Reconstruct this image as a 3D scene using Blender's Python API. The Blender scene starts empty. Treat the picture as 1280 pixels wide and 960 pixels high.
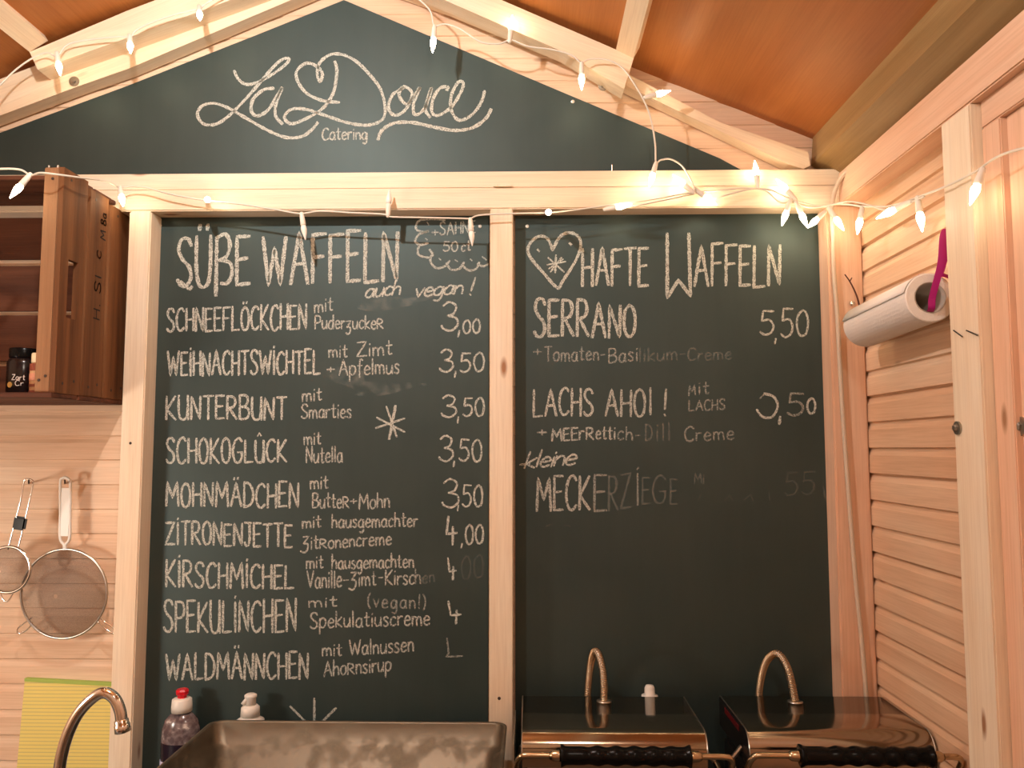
import bpy, bmesh, math, random
from mathutils import Vector, Matrix
random.seed(7)
C = bpy.context.scene
COL = C.collection
# ------------------------------------------------------------------ camera
F = 1000.0; TH = math.radians(4.6); PSI = math.radians(1.2); CAM = Vector((0, -2.0, 1.55))
cd = bpy.data.cameras.new('camera'); cd.sensor_width = 36; cd.lens = 36*F/1280; cd.clip_start = .02
cam = bpy.data.objects.new('camera', cd); COL.objects.link(cam)
cam.location = CAM; cam.rotation_euler = (math.pi/2+TH, 0, PSI)
C.camera = cam
M3 = cam.rotation_euler.to_matrix()
def ray(x, y): return M3 @ Vector(((x-640)/F, (480-y)/F, -1))
def P(x, y, d):
    r = ray(x, y); return CAM + r*(d/r.y)
def PX(x, y, X):                      # where the line of sight meets the plane of a side wall
    r = ray(x, y); return CAM + r*((X-CAM.x)/r.x)
# ------------------------------------------------------------------ world, lamps, exposure
w = bpy.data.worlds.new('night'); C.world = w; w.use_nodes = True
w.node_tree.nodes['Background'].inputs[0].default_value = (.02, .02, .03, 1)
w.node_tree.nodes['Background'].inputs[1].default_value = .3
def lamp(name, loc, e, col, size):
    l = bpy.data.lights.new(name, 'POINT'); l.energy = e; l.color = col; l.shadow_soft_size = size
    o = bpy.data.objects.new(name, l); COL.objects.link(o); o.location = loc; return o
lamp('key_lamp', (-0.6, -1.02, 2.58), 38, (1, 0.99, 0.96), 0.02)
lamp('added_fill', (0.2, -2.05, 2.5), 18, (1, 0.95, 0.84), 0.05)  # added fill with no fixture, above the viewer, brightens faces turned forward
lamp('left_lamp', (-1.58, -0.95, 1.26), 17, (1, 0.96, 0.88), 0.1)
BULB_E = 36
C.view_settings.view_transform = 'Standard'; C.view_settings.look = 'None'
C.view_settings.gamma = 1; C.view_settings.use_curve_mapping = False
C.view_settings.exposure = 0.0
# ------------------------------------------------------------------ materials
def mat(name):
    m = bpy.data.materials.new(name); m.use_nodes = True
    n = m.node_tree.nodes; b = n['Principled BSDF']; return m, n, m.node_tree.links, b
def plain(name, col, rough=.5, metal=0, spec=.5, trans=0, ior=1.45, emit=0, bump=0, bscale=200, alpha=1):
    m, n, l, b = mat(name)
    b.inputs['Base Color'].default_value = (*col, 1); b.inputs['Roughness'].default_value = rough
    b.inputs['Metallic'].default_value = metal; b.inputs['Specular IOR Level'].default_value = spec
    b.inputs['Transmission Weight'].default_value = trans; b.inputs['IOR'].default_value = ior
    b.inputs['Alpha'].default_value = alpha
    if emit:
        b.inputs['Emission Color'].default_value = (1, .78, .5, 1); b.inputs['Emission Strength'].default_value = emit
    if bump:
        t = n.new('ShaderNodeTexNoise'); t.inputs['Scale'].default_value = bscale
        bp = n.new('ShaderNodeBump'); bp.inputs['Strength'].default_value = bump; bp.inputs['Distance'].default_value = .002
        tc = n.new('ShaderNodeTexCoord'); l.new(tc.outputs['Object'], t.inputs['Vector'])
        l.new(t.outputs['Fac'], bp.inputs['Height']); l.new(bp.outputs['Normal'], b.inputs['Normal'])
    return m
def ramp(n, stops):
    r = n.new('ShaderNodeValToRGB'); e = r.color_ramp.elements
    e[0].position, e[0].color = stops[0][0], (*stops[0][1], 1)
    e[1].position, e[1].color = stops[-1][0], (*stops[-1][1], 1)
    for p, c in stops[1:-1]:
        x = e.new(p); x.color = (*c, 1)
    return r
def wood(name, light, dark, knot, axis=(1, 0, 0), knots=True, rough=.55, streak=26, bump=.12, pitch=0, phase=0, contrast=1.0):
    """pine: grain runs along axis"""
    m, n, l, b = mat(name)
    tc = n.new('ShaderNodeTexCoord'); mp = n.new('ShaderNodeMapping'); mp.vector_type = 'TEXTURE'
    q = Vector(axis).to_track_quat('X', 'Z').to_euler()
    mp.inputs['Rotation'].default_value = q
    l.new(tc.outputs['Object'], mp.inputs['Vector'])
    s = n.new('ShaderNodeMapping'); s.inputs['Scale'].default_value = (1.1, streak, streak); l.new(mp.outputs['Vector'], s.inputs['Vector'])
    t1 = n.new('ShaderNodeTexNoise'); t1.inputs['Scale'].default_value = 1; t1.inputs['Detail'].default_value = 5; t1.inputs['Distortion'].default_value = .6
    l.new(s.outputs['Vector'], t1.inputs['Vector'])
    r1 = ramp(n, [(.5-.22*contrast, dark), (.5, tuple(a*.45+c*.55 for a, c in zip(dark, light))), (.5+.16*contrast, light)])
    l.new(t1.outputs['Fac'], r1.inputs['Fac'])
    s2 = n.new('ShaderNodeMapping'); s2.inputs['Scale'].default_value = (8, 260, 260); l.new(mp.outputs['Vector'], s2.inputs['Vector'])
    t2 = n.new('ShaderNodeTexNoise'); t2.inputs['Detail'].default_value = 3; t2.inputs['Scale'].default_value = 1; l.new(s2.outputs['Vector'], t2.inputs['Vector'])
    mx = n.new('ShaderNodeMix'); mx.data_type = 'RGBA'; mx.blend_type = 'MULTIPLY'; mx.inputs['Factor'].default_value = .35
    r2 = ramp(n, [(.3, (.72, .66, .6)), (.6, (1, 1, 1))]); l.new(t2.outputs['Fac'], r2.inputs['Fac'])
    l.new(r1.outputs['Color'], mx.inputs[6]); l.new(r2.outputs['Color'], mx.inputs[7])
    out = mx.outputs[2]
    # slow tint drift
    t3 = n.new('ShaderNodeTexNoise'); t3.inputs['Scale'].default_value = 3.2; l.new(tc.outputs['Object'], t3.inputs['Vector'])
    r3 = ramp(n, [(.35, (1, .9, .84)), (.65, (1, 1, 1))]); l.new(t3.outputs['Fac'], r3.inputs['Fac'])
    m3 = n.new('ShaderNodeMix'); m3.data_type = 'RGBA'; m3.blend_type = 'MULTIPLY'; m3.inputs['Factor'].default_value = .8
    l.new(out, m3.inputs[6]); l.new(r3.outputs['Color'], m3.inputs[7]); out = m3.outputs[2]
    if pitch:
        sx = n.new('ShaderNodeSeparateXYZ'); l.new(tc.outputs['Object'], sx.inputs[0])
        a = n.new('ShaderNodeMath'); a.operation = 'SUBTRACT'; a.inputs[1].default_value = phase; l.new(sx.outputs['Z'], a.inputs[0])
        d_ = n.new('ShaderNodeMath'); d_.operation = 'DIVIDE'; d_.inputs[1].default_value = pitch; l.new(a.outputs[0], d_.inputs[0])
        fl = n.new('ShaderNodeMath'); fl.operation = 'FLOOR'; l.new(d_.outputs[0], fl.inputs[0])
        wn = n.new('ShaderNodeTexWhiteNoise'); wn.noise_dimensions = '1D'; l.new(fl.outputs[0], wn.inputs['W'])
        r4 = ramp(n, [(0, (.88, .80, .74)), (1, (1, 1, 1))]); l.new(wn.outputs['Value'], r4.inputs['Fac'])
        m4 = n.new('ShaderNodeMix'); m4.data_type = 'RGBA'; m4.blend_type = 'MULTIPLY'; m4.inputs['Factor'].default_value = 1
        l.new(out, m4.inputs[6]); l.new(r4.outputs['Color'], m4.inputs[7]); out = m4.outputs[2]
    if knots:
        s4 = n.new('ShaderNodeMapping'); s4.inputs['Scale'].default_value = (3.2, 9, 9); l.new(mp.outputs['Vector'], s4.inputs['Vector'])
        v = n.new('ShaderNodeTexVoronoi'); v.inputs['Scale'].default_value = 1; l.new(s4.outputs['Vector'], v.inputs['Vector'])
        rk = ramp(n, [(.035, (1, 1, 1)), (.095, (0, 0, 0))]); l.new(v.outputs['Distance'], rk.inputs['Fac'])
        mk = n.new('ShaderNodeMix'); mk.data_type = 'RGBA'; l.new(rk.outputs['Color'], mk.inputs['Factor'])
        l.new(out, mk.inputs[6]); mk.inputs[7].default_value = (*knot, 1); out = mk.outputs[2]
    l.new(out, b.inputs['Base Color'])
    b.inputs['Roughness'].default_value = rough; b.inputs['Specular IOR Level'].default_value = .3
    bp = n.new('ShaderNodeBump'); bp.inputs['Strength'].default_value = bump; bp.inputs['Distance'].default_value = .002
    l.new(t2.outputs['Fac'], bp.inputs['Height']); l.new(bp.outputs['Normal'], b.inputs['Normal'])
    return m
PL, PD, PK = (.86, .75, .57), (.80, .65, .46), (.36, .18, .09)
SL, SD = (.83, .64, .46), (.75, .53, .36)
pine_x = wood('pine_x', (.87, .78, .62), (.82, .69, .51), PK, (1, 0, 0))
pine_y = wood('pine_y', PL, PD, PK, (0, 1, 0))
pine_z = wood('pine_z', (.87, .78, .62), (.82, .69, .51), PK, (0, 0, 1))
pine_l = wood('pine_rafter_left', PL, PD, PK, (1, 0, .4))
pine_r = wood('pine_rafter_right', PL, PD, PK, (1, 0, -.4))
pine_pink = wood('pine_pink', (.82, .58, .42), (.72, .45, .30), PK, (0, 0, 1))
pine_pink_y = wood('pine_pink_y', (.82, .58, .42), (.72, .45, .30), PK, (0, 1, 0))
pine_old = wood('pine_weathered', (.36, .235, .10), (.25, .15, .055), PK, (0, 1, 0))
JB, JR, PITCH = P(60, 668, 2.0).z, P(1094, 690, 1.94).z, .184
siding_x = wood('pine_siding_back', (.87, .71, .54), (.79, .59, .42), PK, (1, 0, 0), pitch=PITCH, phase=JB)
siding_y = wood('pine_siding_side', SL, SD, PK, (0, 1, 0), pitch=PITCH, phase=JR)
ply = wood('plywood_orange', (.52, .21, .060), (.37, .13, .032), PK, (0, 1, 0), knots=False, streak=7, bump=.05, rough=.5)
floor_m = wood('floor_boards', (.16, .10, .06), (.10, .06, .035), PK, (0, 1, 0))
crate_z = wood('crate_wood_upright', (.20, .085, .030), (.075, .028, .009), (.08, .03, .01), (0, 0, 1), bump=.4, rough=.7)
crate_x = wood('crate_wood_long', (.15, .055, .026), (.06, .02, .010), (.05, .02, .01), (1, 0, 0), bump=.4, rough=.7)
crate_lt = wood('crate_wood_pale', (.34, .19, .095), (.22, .11, .05), (.1, .04, .02), (0, 0, 1), bump=.4, rough=.7)
def chalkboard_mat():
    m, n, l, b = mat('chalkboard_paint')
    tc = n.new('ShaderNodeTexCoord')
    t = n.new('ShaderNodeTexNoise'); t.inputs['Scale'].default_value = 3.5; t.inputs['Detail'].default_value = 4; t.inputs['Distortion'].default_value = .8
    l.new(tc.outputs['Object'], t.inputs['Vector'])
    mp = n.new('ShaderNodeMapping'); mp.inputs['Scale'].default_value = (38, 1, 3); l.new(tc.outputs['Object'], mp.inputs['Vector'])
    t2 = n.new('ShaderNodeTexNoise'); t2.inputs['Scale'].default_value = 1; t2.inputs['Detail'].default_value = 3; l.new(mp.outputs['Vector'], t2.inputs['Vector'])
    ad = n.new('ShaderNodeMath'); ad.operation = 'MULTIPLY_ADD'; ad.inputs[1].default_value = .35
    l.new(t2.outputs['Fac'], ad.inputs[0]); l.new(t.outputs['Fac'], ad.inputs[2])
    r = ramp(n, [(.5, (.012, .024, .023)), (.9, (.023, .036, .033))]); l.new(ad.outputs[0], r.inputs['Fac'])
    l.new(r.outputs['Color'], b.inputs['Base Color'])
    b.inputs['Roughness'].default_value = .54; b.inputs['Specular IOR Level'].default_value = .8; b.inputs['Specular Tint'].default_value = (.80, 1, .98, 1)
    return m
board_m = chalkboard_mat()
def chalk(name, strength, lo=.36, hi=.56, scale=420, floor=.3):
    m, n, l, b = mat(name)
    tc = n.new('ShaderNodeTexCoord'); t = n.new('ShaderNodeTexNoise'); t.inputs['Scale'].default_value = scale; t.inputs['Detail'].default_value = 2
    l.new(tc.outputs['Object'], t.inputs['Vector'])
    r = ramp(n, [(lo, (floor*strength,)*3), (hi, (strength,)*3)]); l.new(t.outputs['Fac'], r.inputs['Fac'])
    l.new(r.outputs['Color'], b.inputs['Alpha'])
    b.inputs['Base Color'].default_value = (.62, .645, .575, 1); b.inputs['Roughness'].default_value = .95; b.inputs['Specular IOR Level'].default_value = .1
    return m
CH = {'n': chalk('chalk', .93), 's': chalk('chalk_small', .8), 'f': chalk('chalk_fading', .45), 'g': chalk('chalk_wiped', .17), 'h': chalk('chalk_ghost', .08)}
smear_m = chalk('chalk_smear', .17, .44, .72, 34, 0)
steel = plain('brushed_steel', (.56, .52, .46), .3, 1, bump=.05, bscale=500)
steel_lid = plain('polished_steel_lid', (.36, .30, .23), .13, 1, bump=.02, bscale=60)
chrome = plain('chrome', (.80, .80, .79), .1, 1)
dull_metal = plain('zinc', (.36, .33, .28), .45, 1, bump=.2)
brassy = plain('warm_steel_rod', (.55, .42, .27), .25, 1)
black_pl = plain('black_plastic', (.004, .004, .004), .25, spec=.15)
black_en = plain('black_enamel', (.014, .010, .009), .25)
white_pl = plain('white_plastic', (.78, .75, .68), .4)
wire_m = plain('white_cable', (.74, .68, .58), .45)
cable_m = plain('beige_cable', (.62, .50, .38), .5)
sock_m = plain('socket_plastic', (.82, .77, .67), .4)
bulb_m = plain('lit_bulb', (1, .9, .75), .3, emit=BULB_E)
bulb_off = plain('clear_bulb', (.9, .87, .8), .15)
red_pl = plain('red_plastic', (.62, .012, .025), .35)
darkred = plain('painted_red_reflection', (.12, .006, .008), .3)  # colour of the painted red reflection on the lid end caps
paper_w = plain('tissue_paper', (.80, .74, .68), .9, spec=.1, bump=.5, bscale=190)
card_m = plain('cardboard_core', (.42, .36, .30), .9)
ribbon_m = plain('magenta_ribbon', (.40, .005, .17), .4)
twig_m = plain('twig_bark', (.09, .03, .02), .8)
ink = plain('black_stencil_ink', (.015, .010, .008), .8)
nail_m = plain('dark_nail', (.07, .05, .04), .6, .6)
def tub_mat():
    m, n, l, b = mat('stained_steel')
    tc = n.new('ShaderNodeTexCoord'); t = n.new('ShaderNodeTexNoise'); t.inputs['Scale'].default_value = 22; t.inputs['Detail'].default_value = 6
    l.new(tc.outputs['Object'], t.inputs['Vector'])
    r = ramp(n, [(.40, (.17, .14, .10)), (.60, (.19, .16, .115)), (.72, (.30, .26, .19))]); l.new(t.outputs['Fac'], r.inputs['Fac'])
    l.new(r.outputs['Color'], b.inputs['Base Color'])
    r2 = ramp(n, [(.45, (.45,)*3), (.7, (.75,)*3)]); l.new(t.outputs['Fac'], r2.inputs['Fac']); l.new(r2.outputs['Color'], b.inputs['Roughness'])
    b.inputs['Metallic'].default_value = .9
    return m
tub_m = tub_mat()
def mesh_mat():
    m, n, l, b = mat('wire_gauze')
    tc = n.new('ShaderNodeTexCoord'); t = n.new('ShaderNodeTexNoise'); t.inputs['Scale'].default_value = 900
    l.new(tc.outputs['Object'], t.inputs['Vector'])
    r = ramp(n, [(.3, (.34,)*3), (.7, (.66,)*3)]); l.new(t.outputs['Fac'], r.inputs['Fac']); l.new(r.outputs['Color'], b.inputs['Alpha'])
    b.inputs['Base Color'].default_value = (.15, .11, .085, 1); b.inputs['Roughness'].default_value = .6; b.inputs['Metallic'].default_value = .4
    return m
gauze = mesh_mat()
def pad_mat():
    m, n, l, b = mat('ruled_yellow_paper')
    tc = n.new('ShaderNodeTexCoord'); s = n.new('ShaderNodeSeparateXYZ'); l.new(tc.outputs['Object'], s.inputs[0])
    a = n.new('ShaderNodeMath'); a.operation = 'MULTIPLY'; a.inputs[1].default_value = 115; l.new(s.outputs['Z'], a.inputs[0])
    f = n.new('ShaderNodeMath'); f.operation = 'FRACT'; l.new(a.outputs[0], f.inputs[0])
    r = ramp(n, [(.12, (.52, .46, .20)), (.24, (.80, .66, .20))]); l.new(f.outputs[0], r.inputs['Fac']); l.new(r.outputs['Color'], b.inputs['Base Color'])
    b.inputs['Roughness'].default_value = .8; b.inputs['Specular IOR Level'].default_value = .2
    return m
pad_m = pad_mat()
pad_green = plain('green_binding', (.36, .48, .10), .7)
def soap_mat():
    m, n, l, b = mat('soap_bottle_plastic')
    tc = n.new('ShaderNodeTexCoord'); s = n.new('ShaderNodeSeparateXYZ'); l.new(tc.outputs['Object'], s.inputs[0])
    t = n.new('ShaderNodeTexNoise'); t.inputs['Scale'].default_value = 70; t.inputs['Detail'].default_value = 4; l.new(tc.outputs['Object'], t.inputs['Vector'])
    r = ramp(n, [(.42, (.10, .07, .075)), (.62, (.22, .18, .18)), (.72, (.6, .54, .5))]); l.new(t.outputs['Fac'], r.inputs['Fac'])
    zz = P(225, 925, 1.95).z
    g = n.new('ShaderNodeMath'); g.operation = 'GREATER_THAN'; g.inputs[1].default_value = zz; l.new(s.outputs['Z'], g.inputs[0])
    mx = n.new('ShaderNodeMix'); mx.data_type = 'RGBA'; l.new(g.outputs[0], mx.inputs['Factor'])
    mx.inputs[6].default_value = (.012, .006, .016, 1); l.new(r.outputs['Color'], mx.inputs[7]); l.new(mx.outputs[2], b.inputs['Base Color'])
    b.inputs['Roughness'].default_value = .18
    return m
soap_m = soap_mat()
label_blue = plain('bottle_label_paper', (.45, .45, .62), .5)
jar_dark = plain('dark_jar_glass', (.010, .006, .006), .2)
jar_cream = plain('cream_lid', (.80, .66, .42), .5)
jar_pink = plain('pink_band', (.62, .26, .16), .6)
jar_brown = plain('brown_band', (.22, .05, .025), .5)
jar_tan = plain('tan_band', (.55, .30, .14), .6)
gold = plain('gold_seal', (.55, .32, .08), .4)
worktop_m = plain('grey_worktop', (.10, .085, .07), .5)
# ------------------------------------------------------------------ mesh helpers
def obj(name, bm, m, parent=None, smooth=False, mats=None):
    me = bpy.data.meshes.new(name); bmesh.ops.recalc_face_normals(bm, faces=bm.faces) if not name.endswith('~') else None
    bm.to_mesh(me); bm.free()
    for x in (mats or [m]): me.materials.append(x)
    if smooth:
        for p in me.polygons: p.use_smooth = True
    o = bpy.data.objects.new(name, me); COL.objects.link(o)
    if parent:
        o.parent = parent
        off = parent.location if parent.parent is None else Vector()
        o.matrix_parent_inverse = Matrix.Translation(-off)
    return o
def thing(name, label, cat, loc, group=None):
    o = bpy.data.objects.new(name, None); COL.objects.link(o); o.location = loc; o.empty_display_size = .05
    o['label'] = label; o['category'] = cat
    if group: o['group'] = group
    return o
def tag(o, label, cat, group=None):
    o['label'] = label; o['category'] = cat
    if group: o['group'] = group
    return o
def struct(name, bm, m, label=None, cat=None, mats=None):
    o = obj(name, bm, m, mats=mats); o['kind'] = 'structure'
    if label: o['label'] = label
    if cat: o['category'] = cat
    return o
def box(bm, a, b, bev=0):
    a, b = Vector(a), Vector(b)
    vs = [bm.verts.new((x, y, z)) for x in (a.x, b.x) for y in (a.y, b.y) for z in (a.z, b.z)]
    fs = [bm.faces.new([vs[i] for i in q]) for q in ((0, 1, 3, 2), (4, 6, 7, 5), (0, 4, 5, 1), (2, 3, 7, 6), (0, 2, 6, 4), (1, 5, 7, 3))]
    if bev:
        es = list({e for f in fs for e in f.edges}); bmesh.ops.bevel(bm, geom=es, offset=bev, segments=2, affect='EDGES', clamp_overlap=True)
    return bm
def bx(a, b, bev=0): return box(bmesh.new(), a, b, bev)
def loft(bm, rings, close=True, cap=True):
    R = [[bm.verts.new(p) for p in r] for r in rings]; n = len(R[0])
    for i in range(len(R)-1):
        for j in range(n if close else n-1):
            k = (j+1) % n
            bm.faces.new((R[i][j], R[i][k], R[i+1][k], R[i+1][j]))
    if cap:
        bm.faces.new(R[0]); bm.faces.new(R[-1])
    return bm
def prism(pts, d0, d1, bev=0, bm=None):
    """outline given where it shows on the plane at distance d0, running straight back to d1"""
    bm = bm or bmesh.new()
    f = [P(x, y, d0) for x, y in pts]; q = [Vector((v.x, CAM.y+d1, v.z)) for v in f]
    return loft(bm, [f, q])
def extrude_poly(pts, vec, bm=None):
    bm = bm or bmesh.new(); vec = Vector(vec)
    return loft(bm, [[Vector(p) for p in pts], [Vector(p)+vec for p in pts]])
def smooth_path(pts, n=8, closed=False):
    pts = [Vector(p) for p in pts]
    if len(pts) < 3: return pts
    out = []; N = len(pts)
    for i in range(N if closed else N-1):
        if closed: p0, p1, p2, p3 = pts[(i-1) % N], pts[i], pts[(i+1) % N], pts[(i+2) % N]
        else: p0, p1, p2, p3 = pts[max(i-1, 0)], pts[i], pts[i+1], pts[min(i+2, N-1)]
        for k in range(n):
            t = k/n
            out.append(.5*((2*p1)+(p2-p0)*t+(2*p0-5*p1+4*p2-p3)*t*t+(3*p1-p0-3*p2+p3)*t**3))
    if not closed: out.append(pts[-1])
    return out
def tube(bm, pts, r, seg=10, closed=False, cap=True):
    pts = [Vector(p) for p in pts]; N = len(pts); rings = []; up = None
    for i, p in enumerate(pts):
        a = pts[(i-1) % N] if closed or i > 0 else p; b = pts[(i+1) % N] if closed or i < N-1 else p
        t = (b-a).normalized()
        if up is None: up = t.orthogonal().normalized()
        up = (up-t*up.dot(t)).normalized(); s = t.cross(up)
        rr = r(i/(N-1)) if callable(r) else r
        rings.append([p+(up*math.cos(q)+s*math.sin(q))*rr for q in [2*math.pi*k/seg for k in range(seg)]])
    if closed: rings.append(rings[0])
    return loft(bm, rings, cap=cap and not closed)
def lathe(bm, prof, o=(0, 0, 0), axis=(0, 0, 1), seg=24, sx=1, sy=1):
    """prof: (radius, height) pairs along axis"""
    o = Vector(o); z = Vector(axis).normalized()
    x = Vector((1, 0, 0)) if abs(z.z) > .99 else z.orthogonal().normalized(); y = z.cross(x)
    return loft(bm, [[o+z*h+x*(max(r, 1e-5)*sx*math.cos(2*math.pi*k/seg))+y*(max(r, 1e-5)*sy*math.sin(2*math.pi*k/seg)) for k in range(seg)] for r, h in prof])
def children_tag(o, lab): o['label'] = lab; return o
# ------------------------------------------------------------------ the room
D = 2.0
XR = P(1087, 562, 1.94).x            # face of the right wall
XL, YF = -1.68, -3.0
APEX = P(430, -61, D); RR = P(1016, 172, D); RL = P(0, 100, D)
sr = (RR.z-APEX.z)/(RR.x-APEX.x); sl = (RL.z-APEX.z)/(RL.x-APEX.x)
def roof_z(x): return APEX.z+(x-APEX.x)*(sr if x > APEX.x else sl)
def siding_profile(z0, z1, phase, g=1.0):
    """(depth, z) going up: boards of three ribs, each with a stepped groove, and an open joint between boards"""
    out = []; k = math.floor((z0-phase)/PITCH); rib = PITCH/3
    while phase+k*PITCH < z1:
        zb = phase+k*PITCH
        out += [(.010*g, zb-.0012), (.010*g, zb+.0012), (0, zb+.003)]
        for j in range(3):
            zz = zb+j*rib
            out += [(0, zz+.004 if j else zz+.005), (0, zz+rib*.72), (.006*g, zz+rib*.88)]
            if j < 2: out += [(.007*g, zz+rib*.99), (0, zz+rib*1.03)]
        k += 1
    return [(d, min(max(z, z0), z1)) for d, z in out if z0-.2 < z < z1+.2]
bm = bmesh.new(); prof = siding_profile(0, APEX.z+.01, JB, .42); rows = []
SY = .008
for d, z in prof:
    if z > APEX.z: z = APEX.z
    xl = XL if z <= roof_z(XL) else APEX.x+(z-APEX.z)/sl
    xr = XR+.02 if z <= roof_z(XR+.02) else APEX.x+(z-APEX.z)/sr
    rows.append((bm.verts.new((xl, SY+d, z)), bm.verts.new((xr, SY+d, z))))
for a, b in zip(rows, rows[1:]): bm.faces.new((a[0], a[1], b[1], b[0]))
bk = [(XL, roof_z(XL)), (APEX.x, APEX.z), (XR+.02, roof_z(XR+.02)), (XR+.02, 0), (XL, 0)]
bm.faces.new([bm.verts.new((x, SY+.04, z)) for x, z in bk])
struct('wall_back', bm, siding_x)
bm = bmesh.new(); rows = []
for d, z in siding_profile(0, roof_z(XR)-.01, JR):
    rows.append((bm.verts.new((XR+d, .0, z)), bm.verts.new((XR+d, YF, z))))
for a, b in zip(rows, rows[1:]): bm.faces.new((a[0], a[1], b[1], b[0]))
bm.faces.new([bm.verts.new((XR+.04, y, z)) for y, z in ((.04, 0), (YF, 0), (YF, roof_z(XR)), (.04, roof_z(XR)))])
struct('wall_right', bm, siding_y)
struct('wall_left', bx((XL-.03, YF, 0), (XL, .04, roof_z(XL))), siding_y)
bm = bmesh.new(); q = [(XL, 0), (XR, 0), (XR, roof_z(XR)), (APEX.x, APEX.z), (XL, roof_z(XL))]
extrude_poly([(x, YF, z) for x, z in q], (0, -.03, 0), bm); struct('wall_front', bm, siding_x)
struct('floor', bx((XL-.03, YF-.03, -.03), (XR+.05, .05, 0)), floor_m)
bm = bmesh.new(); T = .014
x0, x1 = XL-.05, XR+.08
extrude_poly([(x0, YF-.03, roof_z(x0)), (APEX.x, YF-.03, APEX.z), (x1, YF-.03, roof_z(x1)), (x1, YF-.03, roof_z(x1)+T), (APEX.x, YF-.03, APEX.z+T), (x0, YF-.03, roof_z(x0)+T)], (0, -YF+.09, 0), bm)
struct('ceiling', bm, ply)
# timber frame against the back wall
tn = [0]
def trim(bm, m, label, mats=None):
    tn[0] += 1; o = struct('trim_%d' % tn[0], bm, m, mats=mats); o['label'] = label; o['category'] = 'timber'; return o
def zat(y, d): return P(640, y, d).z
BF = 1.943
XC0, XC1 = P(612, 562, BF).x, P(641, 562, BF).x
XP0, XP1 = P(150, 562, BF).x, P(178, 562, BF).x
XB0, XB1 = XL, XR-.002
zb0, zb1, zb2 = zat(261, BF), zat(234, BF), zat(214, 1.948)
lower = trim(bx((XB0, CAM.y+BF, zb0), (XB1, SY, zb1-.001), .003), pine_x, 'lower pale crossbeam above the two large menu boards')
trim(bx((XB0, CAM.y+1.948, zb1), (XB1, SY, zb2), .002), pine_x, 'thin upper pale plank on the crossbeam under the gable board')
for pz in (P(628, 231, 1.94),):
    obj('wood_filler', bx((pz.x-.022, pz.y-.0015, pz.z-.004), (pz.x+.022, pz.y+.004, pz.z+.002)), pine_z, lower)
cp = trim(bx((XC0, CAM.y+BF, .70), (XC1, SY, zb0), .002), pine_z, 'narrow pale upright post between the two menu boards')
p_ = P(624, 873, BF); obj('screw_hole', lathe(bmesh.new(), [(0, 0), (.004, .001), (.004, .004)], (p_.x, p_.y-.001, p_.z), (0, 1, 0), 10), nail_m, cp)
lp = trim(bx((XP0, CAM.y+BF, 0), (XP1, SY, zb0), .003), pine_z, 'pale upright post left of the long waffle menu board')
p_ = P(163, 554, BF); obj('screw_hole', lathe(bmesh.new(), [(0, 0), (.0035, .001), (.0035, .004)], (p_.x, p_.y-.001, p_.z), (0, 1, 0), 10), nail_m, lp)
XK0, XK1 = P(1043, 562, 1.94).x, XR-.0005
trim(bx((XK0, CAM.y+1.94, 0), (XK1, SY, P(1046, 256, 1.94).z), .004), pine_pink, 'pinkish corner post right of the right menu board')
# rafters: a short front pair between the purlins, a long pair behind, on the wall
AF, AB = 1.90, 1.957
ax = 430
def addprism(pts, d0, d1, m, lab): return trim(prism(pts, d0, d1), m, lab)
addprism([(37, 65), (160, 13), (430, -88), (430, -52), (160, 47), (47, 87)], AF, AB, pine_l, 'short front rafter on the left under the roof, pale, with string lights')
addprism([(430, -88), (627, 0), (770, 62), (792, 73), (780, 111), (700, 63), (560, 2), (430, -52)], AF, AB, pine_r, 'short front rafter on the right, ending at the roof batten')
rl = addprism([(-420, 260), (430, -66), (430, -28), (160, 86), (97, 108), (-20, 152), (-420, 310)], AB, 2.0, pine_l, 'long rear rafter on the left lying along the gable board')
rr = addprism([(430, -66), (790, 95), (900, 153), (1010, 190), (1013, 207), (1004, 211), (985, 205), (780, 106), (700, 67), (560, 9), (430, -36)], AB, 2.0, pine_r, 'long rear rafter on the right lying along the gable board')
def bolt(px, py, d, par, r, axis=(0, -1, 0), loc=None):
    p = loc or P(px, py, d); a = Vector(axis)
    w_ = obj('bolt_washer', lathe(bmesh.new(), [(r*.4, -.001), (r, -.001), (r, .0025), (r*.45, .003)], p, a, 20), dull_metal, par)
    obj('bolt_head', lathe(bmesh.new(), [(0, .002), (r*.55, .002), (r*.55, .006), (r*.42, .008), (0, .008)], p, a, 6), dull_metal, w_)
bolt(93, 102, AB, rl, .013); bolt(754, 107, AB, rr, .013)
# purlins and the eave beam run from the back wall towards the viewer
def along_y(pts, d, y1, m, lab):
    q = [P(x, y, d) for x, y in pts]
    return trim(extrude_poly(q, (0, y1-q[0].y, 0)), m, lab)
def batten(a, b, lab):
    a, b = P(*a, AF), P(*b, AF); n = Vector((-(b-a).z, 0, (b-a).x)).normalized()
    if n.z < 0: n = -n
    h = .052
    return trim(extrude_poly([a, b, b+n*h, a+n*h], (0, YF-a.y, 0)), pine_y, lab)
batten((770, 62), (792, 73), 'roof batten running forward over the right half of the ceiling')
batten((37, 65), (60, 51), 'roof batten running forward over the left half of the ceiling')
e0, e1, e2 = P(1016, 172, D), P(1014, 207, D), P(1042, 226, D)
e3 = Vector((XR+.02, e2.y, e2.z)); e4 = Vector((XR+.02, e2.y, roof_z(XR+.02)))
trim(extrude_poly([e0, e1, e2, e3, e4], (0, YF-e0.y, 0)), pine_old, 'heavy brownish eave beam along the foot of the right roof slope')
XPL = P(1049, 256, 1.94).x; zpl0, zpl1 = P(1049, 256, 1.94).z, e2.z-.001
trim(bx((XPL, YF, zpl0), (XR+.02, -.061, zpl1), .003), pine_pink_y, 'pinkish top plate along the right wall under the eave beam')
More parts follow.
